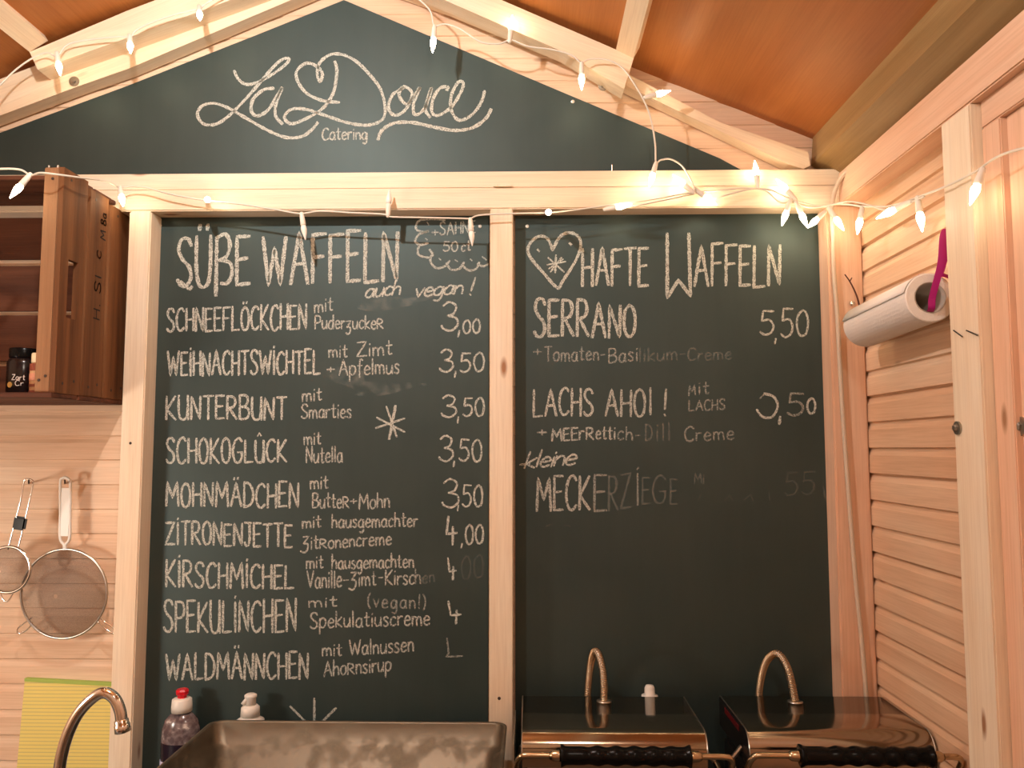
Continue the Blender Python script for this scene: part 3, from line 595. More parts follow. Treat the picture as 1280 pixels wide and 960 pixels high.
string_lights('white fairy light string slung along the crossbeam and onto the right wall',
 [[(-30, 214, 1.66), (0, 211, 1.66), (25, 212, 1.67), (38, 219, 1.67), (50, 216, 1.66), (70, 218, 1.66), (100, 222, 1.72), (130, 226, 1.82), (150, 234, 1.9), (175, 233, L), (215, 243, L), (255, 250, L), (300, 255, L), (345, 262, L), (375, 267, L), (400, 264, L), (440, 266, L), (480, 268, L), (488, 271, L), (530, 272, L), (575, 273, L), (588, 273, L), (600, 269, L), (640, 267, L), (684, 266, L), (715, 263, L), (765, 256, L), (810, 250, L), (862, 241, L), (900, 238, L), (930, 235, 1.92), (950, 236, 1.92), (965, 238, L), (985, 247, L), (1005, 254, L), (1032, 259, L), (1045, 255, 1.9), (1065, 256, dw(1065)), (1078, 258, dw(1078)), (1095, 258, dw(1095)), (1110, 258, dw(1110)), (1130, 253, dw(1130)), (1148, 246, dw(1148)), (1180, 234, dw(1180)), (1205, 222, dw(1205)), (1222, 213, dw(1222)), (1240, 200, dw(1240)), (1262, 190, dw(1262)), (1310, 178, dw(1310))],
  [(868, 242, 1.92), (840, 248, 1.92), (800, 256, 1.92), (770, 262, 1.92)],
  [(888, 250, 1.92), (910, 243, 1.92), (935, 237, 1.92), (948, 236, 1.92), (960, 240, 1.92), (975, 253, 1.92), (990, 252, 1.92), (1010, 259, 1.915), (1030, 258, 1.91), (1060, 252, dw(1060)), (1085, 256, dw(1085)), (1105, 262, dw(1105)), (1125, 258, dw(1125)), (1155, 246, dw(1155))]],
 [((38, 218, 1.67), (18, 241, 1.66), True), ((150, 234, 1.9), (153, 252, 1.88), True), ((258, 249, 1.93), (260, 250, 1.88), True), ((377, 267, L), (381, 294, L), False), ((485, 270, L), (486, 250, L), False), ((588, 274, L), (590, 302, L), False),
  ((684, 266, 1.93), (686, 265, 1.88), True), ((756, 262, L), (776, 258, 1.90), True), ((948, 234, 1.92), (944, 206, 1.92), True), ((994, 249, L), (978, 232, L), True), ((988, 250, L), (979, 277, L), True), ((995, 253, L), (1006, 277, L), True),
  ((1031, 265, 1.9), (1006, 288, 1.88), True), ((1036, 260, 1.9), (1050, 281, 1.89), True), ((1078, 259, dw(1078)), (1071, 296, dw(1078)-.01), True), ((1138, 252, dw(1138)), (1108, 267, dw(1138)+.02), True), ((1147, 247, dw(1147)), (1152, 283, dw(1147)), True), ((1228, 212, dw(1228)), (1214, 252, dw(1228)-.005), True)], P(640, 268, L))
# grey cable down the corner post
t_ = tag(obj('power_cable', tube(bmesh.new(), arr([(1100, 190, 1.72), (1075, 203, 1.85), (1055, 218, 1.90), (1044, 238, 1.925), (1040, 262, 1.928), (1041, 300, 1.93), (1043, 350, 1.93), (1047, 400, 1.93), (1050, 460, 1.93), (1055, 540, 1.93), (1061, 620, 1.93), (1069, 720, 1.93), (1077, 800, 1.93), (1083, 880, 1.93), (1085, 1000, 1.93)]), .0052, 8), cable_m, None, True),
    'beige power cable running down the right corner post beside the menu board', 'cable')
# ------------------------------------------------------------------ paper roll on its ribbon
c1 = Vector((XR-.054, 0, 0)); q = PX(1163, 372, XR-.058); qb = PX(1080, 408, XR-.058)
ax_ = Vector((qb.x-q.x, qb.y-q.y, (qb.z-q.z)*1)).normalized(); LEN = (qb-q).length
print('roll length', LEN)
r_ = thing('paper_roll', 'white kitchen paper roll hanging by a magenta ribbon on the right wall', 'paper roll', (q+qb)/2)
RO = .047; RI = .030
def roll_ring(o, rr, a): return rr
bm = bmesh.new(); x_ = Vector((0, 0, 1)).cross(ax_).normalized(); z_ = ax_.cross(x_)*-1
def ringp(h, r): return [q+ax_*h+(x_*math.cos(2*math.pi*k/40)+Vector(z_)*math.sin(2*math.pi*k/40))*r for k in range(40)]
R = [[bm.verts.new(v) for v in ringp(h, r)] for h, r in ((0, RI), (0, RO-.002), (.002, RO), (LEN-.002, RO), (LEN, RO-.002), (LEN, RI))]
for i in range(6):
    a, b = R[i], R[(i+1) % 6]
    for k in range(40): bm.faces.new((a[k], a[(k+1) % 40], b[(k+1) % 40], b[k]))
obj('paper', bm, paper_w, r_, False)
bm = bmesh.new(); A = ringp(-.0005, RI-.0003); B = ringp(LEN+.0005, RI-.0003); A2 = ringp(-.0005, RI-.002); B2 = ringp(LEN+.0005, RI-.002)
loft(bm, [A, B, B2, A2, A], cap=False); obj('cardboard_core', bm, card_m, r_, True)
# loose end of the paper: a thin flap lying on the upper left of the roll
bm = bmesh.new(); fl = []
for h in (.002, LEN-.001):
    fl.append([q+ax_*h+(x_*math.cos(t)+Vector(z_)*math.sin(t))*(RO+.0008+.0022*max(0, (k-5)/5)) for k, t in enumerate([math.radians(-112+10*j) for j in range(11)])])
up_ = x_.cross(Vector((0, 0, 1)))
loft(bm, fl, close=False, cap=False); f_ = obj('loose_sheet', bm, paper_w, r_, True)
sm_ = f_.modifiers.new('thick', 'SOLIDIFY'); sm_.thickness = .0008
def band(bm, pts, wv, th=.0008):
    """flat ribbon: width vector wv"""
    pts = [Vector(p) for p in pts]; wv = Vector(wv)
    n = []
    for i, p in enumerate(pts):
        t = (pts[min(i+1, len(pts)-1)]-pts[max(i-1, 0)]).normalized(); n.append(t.cross(wv).normalized()*th*.5)
    return loft(bm, [[p+wv*.5+k, p+wv*.5-k, p-wv*.5-k, p-wv*.5+k] for p, k in zip(pts, n)])
dq = q.y-CAM.y
rbn = tag(obj('ribbon_loop', band(bmesh.new(), smooth_path([q+ax_*.05-Vector((0, 0, RI-.003)), q-ax_*.004-Vector((.003, 0, RI-.004)), q-ax_*.012+Vector((-.002, 0, .0)), P(1176, 330, dq-.02), P(1179, 295, dq-.02), P(1184, 286, dq-.015), P(1187, 296, dq-.005), P(1180, 325, dq), P(1172, 345, dq), q+ax_*.03+Vector((0, 0, RO+.004))], 8), (.0125, -.002, 0)), ribbon_m), 'magenta ribbon loop threaded through the kitchen paper roll', 'ribbon')
obj('ribbon_tail', band(bmesh.new(), [P(1171, 344, dq-.005), P(1180, 344, dq-.005), P(1188, 347, dq)], (0, 0, .007)), ribbon_m, rbn)
tw = tag(obj('twig', tube(bmesh.new(), smooth_path([P(1075, 386, 1.925), P(1071, 370, 1.925), P(1063, 353, 1.925), P(1056, 343, 1.92)], 4), lambda t: .0024-.001*t, 6), twig_m), 'thin dark twig on the corner post above the kitchen paper roll', 'twig')
obj('side_shoot', tube(bmesh.new(), [P(1062, 352, 1.925), P(1065, 347, 1.92)], .0014, 6), twig_m, tw)
p_ = P(1064, 380, 1.939); tag(obj('post_screw', lathe(bmesh.new(), [(.002, .004), (.002, -.004), (.007, -.005), (.006, -.009), (.003, -.011), (0, -.011)], p_, (0, 1, 0), 16), chrome, None, True), 'shiny round screw head on the corner post by the twig', 'screw')
p_ = P(765, 211, 1.955); tag(obj('hook_screw', tube(bmesh.new(), [P(765, 214.5, 1.955), P(765, 206, 1.955)], .002, 8), chrome), 'small metal pin standing on top of the crossbeam', 'screw')
# ------------------------------------------------------------------ wooden crate
XCR = P(153, 400, 1.975).x; zc0, zc1 = P(60, 497, 1.70).z, P(60, 209, 1.70).z
CF, CB = -.30, SY-.003
XCL = XCR-.62
cr = thing('wooden_crate', 'old brown wooden fruit crate fixed on its side as a shelf, upper left', 'crate', (XCR-.3, (CF+CB)/2, zc0))
PT = .011
def ywall(x): return PX(x, 400, XCR).y
def plank(name, a, b, m, bev=.0015): return obj(name, bx(a, b, bev), m, cr)
for nm, m_, xa, xb in (('end_plank', crate_z, XCR-PT, XCR), ('end_plank', crate_z, XCL, XCL+PT)):
    ys = [(CF, ywall(103)), (ywall(106.5), ywall(130.3)), (ywall(134), CB)]
    for k, (ya, yb) in enumerate(ys):
        z0_, z1_ = zc0+PT, zc1-(0, .012, .022)[k]
        if k == 0:      # the plank with the hand slot
            bm = bmesh.new(); ym = ya+(yb-ya)*.52; hw = .019; zs0, zs1 = P(60, 392, 1.75).z-.012, P(60, 330, 1.75).z+.006
            for a, b in (((xa, ya, z0_), (xb, ym-hw, z1_)), ((xa, ym+hw, z0_), (xb, yb, z1_)), ((xa, ym-hw, z0_), (xb, ym+hw, zs0)), ((xa, ym-hw, zs1), (xb, ym+hw, z1_))): box(bm, a, b)
            bmesh.ops.remove_doubles(bm, verts=bm.verts, dist=1e-5); pl = obj(nm, bm, m_, cr)
        else: pl = plank(nm, (xa, ya, z0_), (xb, yb, z1_), m_)
        if nm == 'end_plank' and xb == XCR:
            for zz in (z0_+.022, z0_+.030, z1_-.02):
                yy = ya+(yb-ya)*(.3 if zz != z0_+.030 else .75)
                obj('nail', lathe(bmesh.new(), [(0, .0), (.0035, .0), (.0035, -.001)], (XCR+.0004, yy, zz), (1, 0, 0), 8), nail_m, pl)
            if k == 1: mark_plank, yma, ymb = pl, ya, yb
for x_ in (XCR-PT-.034, XCL+PT):
    for y_ in (CF, CB-.034):
        b_ = plank('corner_batten', (x_, y_+.0005, zc0+PT), (x_+.034, y_+.034, zc1), crate_lt, .002)
        if y_ == CF and x_ > XCL+.1:
            for zz, xo in ((zc0+.038, .010), (zc0+.047, .024), (zc1-.026, .02)):
                obj('nail', lathe(bmesh.new(), [(0, 0), (.0032, 0), (.0032, .001)], (x_+xo, y_, zz), (0, -1, 0), 8), nail_m, b_)
            for xo in (.002, .022): obj('nail', tube(bmesh.new(), [(x_+xo, y_+.012, zc1-.01), (x_+xo+.001, y_+.012, zc1+.008)], .0025, 8), dull_metal, b_)
for k, (ya, yb) in enumerate(((CF-.008, CF+.088), (CF+.093, CF+.19), (CF+.195, CB))):
    plank('bottom_plank', (XCL, ya, zc0), (XCR, yb, zc0+PT), crate_x)
for k, (ya, yb) in enumerate(((CF+.05, CF+.14), (CF+.147, CF+.225), (CF+.23, CB))):
    plank('top_plank', (XCL+PT+.001, ya, zc1-PT), (XCR-PT-.001, yb, zc1), crate_x)
YBK = 1.985
for a, b in ((212, 323), (331, 388), (393, 451), (457, 506)):
    plank('back_plank', (XCL+PT, CB-.010, P(60, b, YBK).z), (XCR-PT, CB-.001, min(P(60, a, YBK).z, zc1-PT-.001)), crate_x)
# stencilled letters reading upwards on the middle end plank
def stencil(s, y0, y1, za, zb):
    bm = bmesh.new(); t = tok(s); tot = sum(G[c][0] for c in t)+.2*(len(t)-1); cur = 0; X_ = XCR+.0006
    for c in t:
        wd_, g = G[c]
        for st_ in (g.split('|') if g else []):
            sm = st_.startswith('~'); pp = [tuple(map(float, v.split(','))) for v in st_.lstrip('~').split()]
            if sm: pp = [(v.x, v.y) for v in smooth_path([(a, b, 0) for a, b in pp], 5)]
            w3 = [Vector((X_, y1+(y0-y1)*gy, za+(zb-za)*(cur+gx)/tot)) for gx, gy in pp]
            for a, b in zip(w3, w3[1:]):
                n = Vector((1, 0, 0)).cross(b-a).normalized()*.0017; e = (b-a).normalized()*.001
                bm.faces.new([bm.verts.new(v) for v in (a-e+n, b+e+n, b+e-n, a-e-n)])
        cur += wd_+.2
    return obj('stencil_lettering', bm, ink, mark_plank)
ya_, yb_ = yma+(ymb-yma)*.40, yma+(ymb-yma)*.72
def zc(y): return PX(118, y, XCR).z
stencil('H.', ya_, yb_, zc(398), zc(379)); stencil('SI', ya_, yb_, zc(364), zc(343)); stencil('C', ya_+.005, yb_-.004, zc(320), zc(311)); stencil('M', ya_+.016, yb_+.012, zc(294), zc(283)); stencil('8a', ya_+.016, yb_+.012, zc(275), zc(260))
# jars in the crate
def jar(label, x, y, z, r, hbody, hlid, prof_m, lid_m, bands=()):
    t = thing('jar', label, 'jar', (x, y, z), None)
    obj('body', lathe(bmesh.new(), [(0, 0), (r*.92, 0), (r, .004), (r, hbody-.012), (r*.85, hbody), (0, hbody)], (x, y, z), (0, 0, 1), 28), prof_m, t, True)
    obj('lid', lathe(bmesh.new(), [(0, hbody+.0003), (r*.88, hbody+.0003), (r*.9, hbody+.002), (r*.9, hbody+hlid-.002), (r*.86, hbody+hlid), (0, hbody+hlid)], (x, y, z), (0, 0, 1), 28), lid_m, t, True)
    for z0_, z1_, m_ in bands:
        obj('label_band', lathe(bmesh.new(), [(r+.0003, z0_), (r+.0007, z0_), (r+.0007, z1_), (r+.0003, z1_)], (x, y, z), (0, 0, 1), 28), m_, t)
    return t
zj = zc0+PT+.0005
pj = P(35, 470, 1.80); rj = .033
j1 = jar('dark spread jar with pale script label and gold seal, in the crate', pj.x-.012, pj.y, zj, rj, .085, .022, jar_dark, black_pl)
def jar_text(s, ang0, ang1, zb, h, wd, m_, px0=None):
    bm = bmesh.new(); t = tok(s); tot = sum(G[c][0] for c in t)+.12*(len(t)-1); cur = 0
    X0, Y0 = pj.x-.012, pj.y
    for c in t:
        wd_, g = G[c]
        for st_ in (g.split('|') if g else []):
            sm = st_.startswith('~'); pp = [tuple(map(float, v.split(','))) for v in st_.lstrip('~').split()]
            if sm: pp = [(v.x, v.y) for v in smooth_path([(a, b, 0) for a, b in pp], 4)]
            def q3(gx, gy):
                a = math.radians(ang0+(ang1-ang0)*(cur+gx)/tot); return Vector((X0+math.sin(a)*(rj+.0006), Y0-math.cos(a)*(rj+.0006), zb+gy*h))
            for a, b in zip(pp, pp[1:]):
                a, b = q3(*a), q3(*b); nr = Vector(((a.x-X0), (a.y-Y0), 0)).normalized(); n = nr.cross(b-a).normalized()*wd*.5
                bm.faces.new([bm.verts.new(v) for v in (a+n, b+n, b-n, a-n)])
        cur += wd_+.12
    return obj('label_lettering', bm, m_, j1)
jar_text('Zart', -6, 40, zj+.033, .012, .0014, paper_w); jar_text('Cr', 8, 36, zj+.020, .012, .0014, paper_w)
a_ = math.radians(-14); obj('gold_seal', lathe(bmesh.new(), [(0, 0), (.0065, 0), (.0065, .0008), (0, .0008)], (pj.x-.012+math.sin(a_)*rj, pj.y-math.cos(a_)*rj, zj+.022), (math.sin(a_), -math.cos(a_), 0), 16), gold, j1)
pk = P(51, 470, 1.768)
jar('cream lidded jar with pink and brown bands, half behind the crate front batten', pk.x+.0, pk.y, zj, .022, .070, .022, jar_tan, jar_cream, ((.052, .068, jar_brown), (.030, .046, jar_pink), (.016, .022, jar_brown), (.003, .008, jar_brown)))
# ------------------------------------------------------------------ sieves
def sieve(label, cx, cy, rpx, d, bowl, handle):
    o = P(cx, cy, d); r = rpx*d/1000
    t = thing('sieve', label, 'sieve', o)
    bm = bmesh.new(); obj('rim', tube(bm, [o+Vector((math.cos(a)*r, 0, math.sin(a)*r*1.01)) for a in [2*math.pi*k/48 for k in range(48)]], .0032 if r > .08 else .004, 8, closed=True), chrome if r < .08 else steel, t, True)
    bm = bmesh.new(); rings = []
    for k in range(9):
        f = k/8; rr = r*math.cos(f*math.pi/2*.97); yy = -bowl*math.sin(f*math.pi/2)
        rings.append([o+Vector((math.cos(a)*rr, yy, math.sin(a)*rr)) for a in [2*math.pi*j/40 for j in range(40)]])
    loft(bm, rings, cap=False); obj('gauze_bowl', bm, gauze, t, True)
    return t, o, r
DS = 1.962; DS2 = 1.918
s1_, o1, r1 = sieve('large white handled sieve hanging on the left wall', 80, 742, 54, DS, .035, None)
hp = [(80, 688), (80, 681), (75, 672), (75.5, 640), (75.5, 603), (78, 598), (82, 597), (87, 600), (88, 606), (87.5, 640), (87, 672), (82, 681), (82, 688)]
obj('handle', tube(bmesh.new(), smooth_path([P(x, y, DS) for x, y in hp], 4), .0035, 8), white_pl, s1_, True)
obj('handle_web', bx(P(75.5, 670, DS+.002), P(87.5, 610, DS-.002)), white_pl, s1_)
for pts in ([(41, 778), (34, 787), (24, 792), (22, 786), (30, 779), (40, 772)], [(122, 776), (132, 786), (142, 792), (141, 784), (130, 777), (124, 770)]):
    obj('rest_hook', tube(bmesh.new(), smooth_path([P(x, y, DS) for x, y in pts], 4), .002, 6), chrome, s1_, True)
tag(obj('wall_hook', tube(bmesh.new(), smooth_path([P(81, 604, 2.006), P(81, 604, DS-.012), P(81, 600, DS-.014)], 3), .002, 6), nail_m), 'dark nail in the left wall carrying the large sieve', 'nail')
s2_, o2, r2 = sieve('small sieve with wire handle and black slider, left wall edge', 10, 712, 28, DS2, .03, None)
hp = [(10, 687), (17, 660), (26, 625), (30, 602), (35, 599), (41, 601), (41, 607), (36, 630), (29, 660), (22, 688)]
obj('wire_handle', tube(bmesh.new(), smooth_path([P(x, y, DS2) for x, y in hp], 4), .002, 6), chrome, s2_, True)
a_ = P(25, 654, DS2)
bm = bx((-.015, -.006, -.016), (.015, .006, .016), .004); bmesh.ops.rotate(bm, verts=bm.verts, cent=(0, 0, 0), matrix=Matrix.Rotation(.15, 3, 'Y')); bmesh.ops.translate(bm, verts=bm.verts, vec=a_)
obj('slider', bm, black_pl, s2_)
obj('rest_hook', tube(bmesh.new(), smooth_path([P(0, 738, DS), P(3, 748, DS), P(9, 752, DS), P(15, 744, DS), P(18, 738, DS)], 4), .002, 6), chrome, s2_, True)
tag(obj('wall_hook', tube(bmesh.new(), smooth_path([P(36, 604, 2.006), P(36, 604, DS2-.012), P(36, 600, DS2-.014)], 3), .002, 6), nail_m), 'dark nail in the left wall carrying the small sieve', 'nail')
# ------------------------------------------------------------------ note pad
pd = thing('note_pad', 'yellow ruled note pad with green binding on the left wall behind the tap', 'note pad', P(85, 900, 1.99))
obj('paper_block', prism([(31, 850), (142, 857), (140, 1005), (17, 1005)], 1.996, 2.0065), pad_m, pd)
obj('binding', prism([(30.5, 848), (142.5, 854), (142.2, 858), (30.5, 852)], 1.995, 2.0068), pad_green, pd)
# ------------------------------------------------------------------ worktop and what stands on it
ZW = .77
wt = thing('worktop', 'dark worktop under sink and waffle irons, at the back wall', 'worktop', (0, -.3, 0))
obj('top', bx((XL+.01, -.72, ZW-.035), (XPL-.003, -.0015, ZW), .003), worktop_m, wt)
for x_ in (XL+.06, -.5, .25, XPL-.06): 
    for y_ in (-.68, -.1): obj('leg', bx((x_-.02, y_-.02, 0), (x_+.02, y_+.02, ZW-.036)), pine_z, wt)
# steel tub
tb = thing('steel_tub', 'wide stained steel basin standing in front of the left menu board', 'basin', (P(450, 900, 1.7).x, -.38, ZW))
zr = P(450, 901, 1.885).z; tx0, tx1 = P(266, 900, 1.885).x, P(634, 904, 1.885).x; ty1, ty0 = CAM.y+1.885, -.60
def rrect(x0, x1, y0, y1, r, z, n=6):
    out = []
    for cx, cy, a0 in ((x1-r, y1-r, 0), (x0+r, y1-r, 90), (x0+r, y0+r, 180), (x1-r, y0+r, 270)):
        for k in range(n+1):
            a = math.radians(a0+90*k/n); out.append((cx+math.cos(a)*r, cy+math.sin(a)*r, z))
    return out
def ins(i, z, r): return rrect(tx0+i, tx1-i, ty0+i, ty1-i, r, z)
H = zr-ZW
rings = [ins(.035, ZW, .03), ins(.014, zr-.052, .03), ins(.006, zr-.05, .03), ins(.004, zr-.004, .03), ins(0, zr-.003, .032), ins(0, zr, .032), ins(.006, zr+.001, .028),
         ins(.009, zr-.003, .026), ins(.012, zr-.046, .026), ins(.027, zr-.049, .024), ins(.044, ZW+.012, .03), ins(.060, ZW+.004, .03)]
obj('bowl', loft(bmesh.new(), rings), tub_m, tb, True)
# baking plate on edge between basin and iron
pa = P(644, 889, 1.86)
tag(obj('baking_sheet', bx((pa.x-.0015, -.34, ZW), (pa.x+.0015, -.13, pa.z), .001), steel), 'thin metal sheet standing on edge between the basin and the left iron', 'metal sheet')
# tap
DT = 1.5
tp = thing('tap', 'chrome swan neck tap at the lower left before the note pad', 'tap', (P(72, 960, DT).x, CAM.y+DT, ZW))
pts = [P(x, y, DT) for x, y in ((71, 1010), (73, 975), (77, 945), (86, 915), (100, 889), (118, 871), (131, 866), (143, 873), (150, 888), (152, 903))]
b_ = Vector((pts[0].x-.001, pts[0].y, ZW+.03))
obj('spout', tube(bmesh.new(), smooth_path([b_]+pts, 6), .0105, 16), chrome, tp, True)
e = pts[-1]; ad = (pts[-1]-pts[-2]).normalized()
obj('aerator', lathe(bmesh.new(), [(.0105, -.002), (.0125, .0), (.0125, .007), (.0138, .008), (.0138, .021), (.0115, .022), (.0105, .017), (0, .017)], e-ad*.004, ad, 20), chrome, tp, True)
obj('base', lathe(bmesh.new(), [(0, 0), (.028, 0), (.028, .006), (.02, .012), (.018, .034), (.0, .036)], (b_.x, b_.y, ZW), (0, 0, 1), 24), chrome, tp, True)
# washing-up bottle
YS = -.052; o = P(226, 925, 2+YS); o.z = ZW
zs = P(226, 889, 2+YS).z-ZW; zc_ = P(226, 872, 2+YS).z-ZW; zt_ = P(226, 861, 2+YS).z-ZW
sb = thing('soap_bottle', 'washing up liquid bottle with red nozzle beside the left post', 'bottle', o)
obj('body', lathe(bmesh.new(), [(0, 0), (.041, 0), (.045, .005), (.046, zs*.55), (.0445, zs*.74), (.038, zs*.88), (.026, zs*.965), (.018, zs), (0, zs)], o, (0, 0, 1), 32, 1.0, .72), soap_m, sb, True)
obj('collar', lathe(bmesh.new(), [(0, zs), (.0235, zs+.0002), (.0238, zs+.012), (.0225, zc_-.003), (.018, zc_), (0, zc_)], o, (0, 0, 1), 28), white_pl, sb, True)
obj('nozzle', lathe(bmesh.new(), [(.010, zc_), (.011, zc_+.002), (.011, zc_+.006), (.0145, zc_+.009), (.0155, zt_-.004), (.012, zt_), (0, zt_)], o, (0, 0, 1), 8), red_pl, sb)
zl_ = P(226, 948, 2+YS).z-ZW
obj('label_sticker', lathe(bmesh.new(), [(.0462, zl_-.06), (.0468, zl_-.06), (.0468, zl_), (.0462, zl_)], o, (0, 0, 1), 32, 1.0, .72), label_blue, sb, True)
# pump dispenser behind the basin
YS = -.045; o = P(312, 925, 2+YS); o.z = ZW
zz = lambda y: P(312, y, 2+YS).z-ZW
pb = thing('pump_bottle', 'white dispenser bottle top peeking over the basin rim', 'bottle', o)
obj('body', lathe(bmesh.new(), [(0, 0), (.033, 0), (.036, .004), (.036, zz(915)), (.033, zz(900)), (.022, zz(896)), (.0195, zz(894.5)), (0, zz(894.5))], o, (0, 0, 1), 28), white_pl, pb, True)
obj('collar', lathe(bmesh.new(), [(0, zz(894)), (.0225, zz(894)), (.0215, zz(884)), (.016, zz(881)), (0, zz(881))], o, (0, 0, 1), 28), white_pl, pb, True)
bm = lathe(bmesh.new(), [(0, zz(881)+.0002), (.013, zz(881)+.0002), (.0125, zz(873)), (.0145, zz(871)), (.0145, zz(868.5)), (.010, zz(867)), (0, zz(867))], o, (0, 0, 1), 20)
obj('pump_head', bm, white_pl, pb, True)
obj('spout', tube(bmesh.new(), [Vector((o.x-.006, o.y-.006, ZW+zz(872))), Vector((o.x-.016, o.y-.010, ZW+zz(879)))], .0045, 10), white_pl, pb, True)
# squeeze bottle behind the left iron
YS = -.037; o = P(812, 862, 2+YS); o.z = ZW; zz = lambda y: P(812, y, 2+YS).z-ZW
qb_ = thing('squeeze_bottle', 'white bottle nozzle showing just above the back of the left waffle iron', 'bottle', o)
obj('body', lathe(bmesh.new(), [(0, 0), (.027, 0), (.029, .004), (.029, zz(885)), (.024, zz(878)), (.019, zz(874)), (0, zz(874))], o, (0, 0, 1), 24), white_pl, qb_, True)
obj('cap', lathe(bmesh.new(), [(0, zz(873.8)), (.020, zz(873.8)), (.0195, zz(869)), (.0125, zz(868.5)), (.012, zz(860)), (.009, zz(856.5)), (0, zz(856))], o, (0, 0, 1), 20), white_pl, qb_, True)
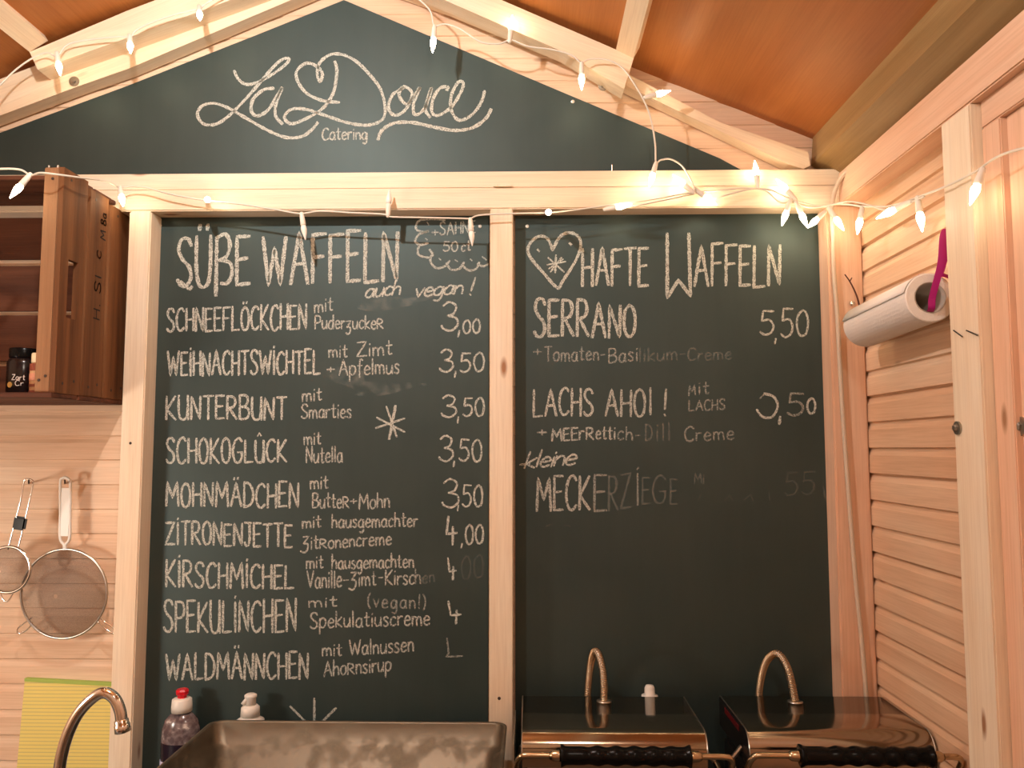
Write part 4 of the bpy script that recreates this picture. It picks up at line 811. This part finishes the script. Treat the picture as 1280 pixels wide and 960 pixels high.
# ------------------------------------------------------------------ waffle irons
def iron(label, xl, xr, hose, gx):
    """xl, xr: where the front corners of the lid's flat top show"""
    a, b = P(xl, 909, 1.70), P(xr, 909, 1.70); X0, X1, ZT = a.x, b.x, a.z
    Yb, Yf = CAM.y+1.915, CAM.y+1.655
    t = thing('waffle_iron', label, 'waffle iron', ((X0+X1)/2, (Yb+Yf)/2, ZW))
    obj('lower_body', bx((X0+.008, Yf+.015, ZW+.012), (X1-.008, Yb-.004, ZT-.088), .006), black_en, t)
    obj('baking_plate', bx((X0+.012, Yf+.01, ZT-.0875), (X1-.012, Yb-.01, ZT-.0685), .003), dull_metal, t)
    for x_ in (X0+.03, X1-.03):
        for y_ in (Yf+.04, Yb-.03): obj('foot', lathe(bmesh.new(), [(0, 0), (.012, 0), (.012, .0125), (0, .0125)], (x_, y_, ZW), (0, 0, 1), 14), black_pl, t)
    # lid: flat top rolling over to an upright front
    prof = [(Yb, ZT-.066), (Yb, ZT-.006), (Yb-.006, ZT)]; cy_, R_ = CAM.y+1.70, .038
    for k in range(11):
        f = math.radians(90*k/10); prof.append((cy_-math.sin(f)*R_, ZT-.042*(1-math.cos(f))))
    prof.append((cy_-R_, ZT-.066))
    bm = bmesh.new(); ra = [bm.verts.new((X0+.002, y, z)) for y, z in prof]; rb_ = [bm.verts.new((X1-.002, y, z)) for y, z in prof]
    for k in range(len(prof)):
        j = (k+1) % len(prof); f = bm.faces.new((ra[k], ra[j], rb_[j], rb_[k])); f.smooth = 1 < k < 13
    lid = obj('lid', bm, steel_lid, t)
    for xa, xb in ((X0, X0+.002), (X1-.002, X1)):
        obj('end_cap', extrude_poly([(xa, y, z) for y, z in prof], (xb-xa, 0, 0)), black_en, lid)
        bm = bmesh.new(); obj('lid_edge', tube(bm, [((xa+xb)/2, y, z) for y, z in prof[1:-1]], .0013, 6), steel, lid)
    obj('red_reflection', bx((X0-.0012, CAM.y+1.74, ZT-.022), (X0-.0002, CAM.y+1.86, ZT-.010)), darkred, lid)  # thin patch painting a red reflection onto the black end cap
    # handle
    g = P(xl, 944, 1.56); zg, yg = g.z, g.y
    L0, L1, g0, g1 = gx; W0, W1 = P(L0, 944, 1.56).x, P(L1, 944, 1.56).x; H0, H1 = P(g0, 944, 1.56).x, P(g1, 944, 1.56).x
    path = [(W0, CAM.y+1.72, ZT-.075), (W0, yg+.06, ZT-.072), (W0+.001, yg+.016, zg-.022), (W0+.006, yg+.004, zg-.006), (W0+.02, yg, zg), (H0, yg, zg), ((H0+H1)/2, yg, zg), (H1, yg, zg), (W1-.02, yg, zg), (W1-.006, yg+.004, zg-.006), (W1-.001, yg+.016, zg-.022), (W1, yg+.06, ZT-.072), (W1, CAM.y+1.72, ZT-.075)]
    hd = obj('handle', tube(bmesh.new(), smooth_path(path, 5), .0058, 12), brassy, t, True)
    n = 60; pr = [(0, 0), (.012, 0)]
    for k in range(n+1):
        f = k/n; base = .0165+.0042*math.exp(-((f)/.025)**2)+.0042*math.exp(-((1-f)/.025)**2)
        wob = .0016*math.cos(f*2*math.pi*7)*(1 if .18 < f < .9 else 0); pr.append((base+wob, f*(H1-H0)))
    pr += [(.012, H1-H0), (0, H1-H0)]
    obj('grip', lathe(bmesh.new(), pr, (H0, yg, zg), (1, 0, 0), 20), black_pl, hd, True)
    for x_, s_ in ((H0, -1), (H1, 1)):
        obj('ferrule', lathe(bmesh.new(), [(.006, .022), (.0095, .016), (.0105, .004), (.0105, 0)], (x_, yg, zg), (s_, 0, 0), 14), brassy, hd, True)
    for x_, xe in ((W0, X0-.0005), (W1, X1+.0005)):
        obj('hinge_pin', tube(bmesh.new(), [(x_, CAM.y+1.72, ZT-.075), (xe+(.012 if xe < x_ else -.012)*0, CAM.y+1.72, ZT-.045)], .005, 8), steel, hd)
    # armoured cable loop
    h_ = [hose[0]]+hose[1:]; hp_ = smooth_path([P(*p) for p in h_], 14)
    hs = obj('spring_cable', tube(bmesh.new(), hp_, .0082, 12), dull_metal, t, True)
    base = P(*hose[0]); 
    bm = bmesh.new(); tot = 0; nxt = 0
    for i in range(1, len(hp_)):
        seg = (hp_[i]-hp_[i-1]); l_ = seg.length
        while nxt < tot+l_ and nxt < .4:
            c = hp_[i-1]+seg*((nxt-tot)/l_); d_ = seg.normalized(); u_ = d_.orthogonal().normalized(); v_ = d_.cross(u_)
            rr = .0088
            loft(bm, [[c+d_*dz+(u_*math.cos(2*math.pi*k/12)+v_*math.sin(2*math.pi*k/12))*r5 for k in range(12)] for dz, r5 in ((-.0013, .0078), (-.0006, .0093), (.0006, .0093), (.0013, .0078))], cap=False)
            nxt += .0036
        tot += l_
    obj('spring_coil', bm, brassy, hs, True)
    obj('cable_flange', lathe(bmesh.new(), [(0, .0), (.017, 0), (.017, .002), (.011, .004), (0, .004)], (base.x, base.y, ZT), (0, 0, 1), 20), steel, hs, True)
    return t
iron('left waffle iron, its steel lid closed, handle toward the viewer, beside the basin', 652, 880, [(755, 876.5, 1.872), (755, 858, 1.874), (753, 836, 1.885), (748, 818, 1.90), (743, 815, 1.915), (739, 826, 1.94), (736, 848, 1.955), (734, 880, 1.96), (734, 930, 1.965)], (646, 918, 701, 863))
iron('right waffle iron with dark steel lid, in the corner by the right wall', 930, 1158, [(994, 878.5, 1.866), (991, 862, 1.868), (986, 840, 1.875), (978, 823, 1.89), (969, 817, 1.905), (958, 826, 1.93), (951, 848, 1.95), (948, 880, 1.96), (948, 930, 1.965)], (938, 1206, 1000, 1165))
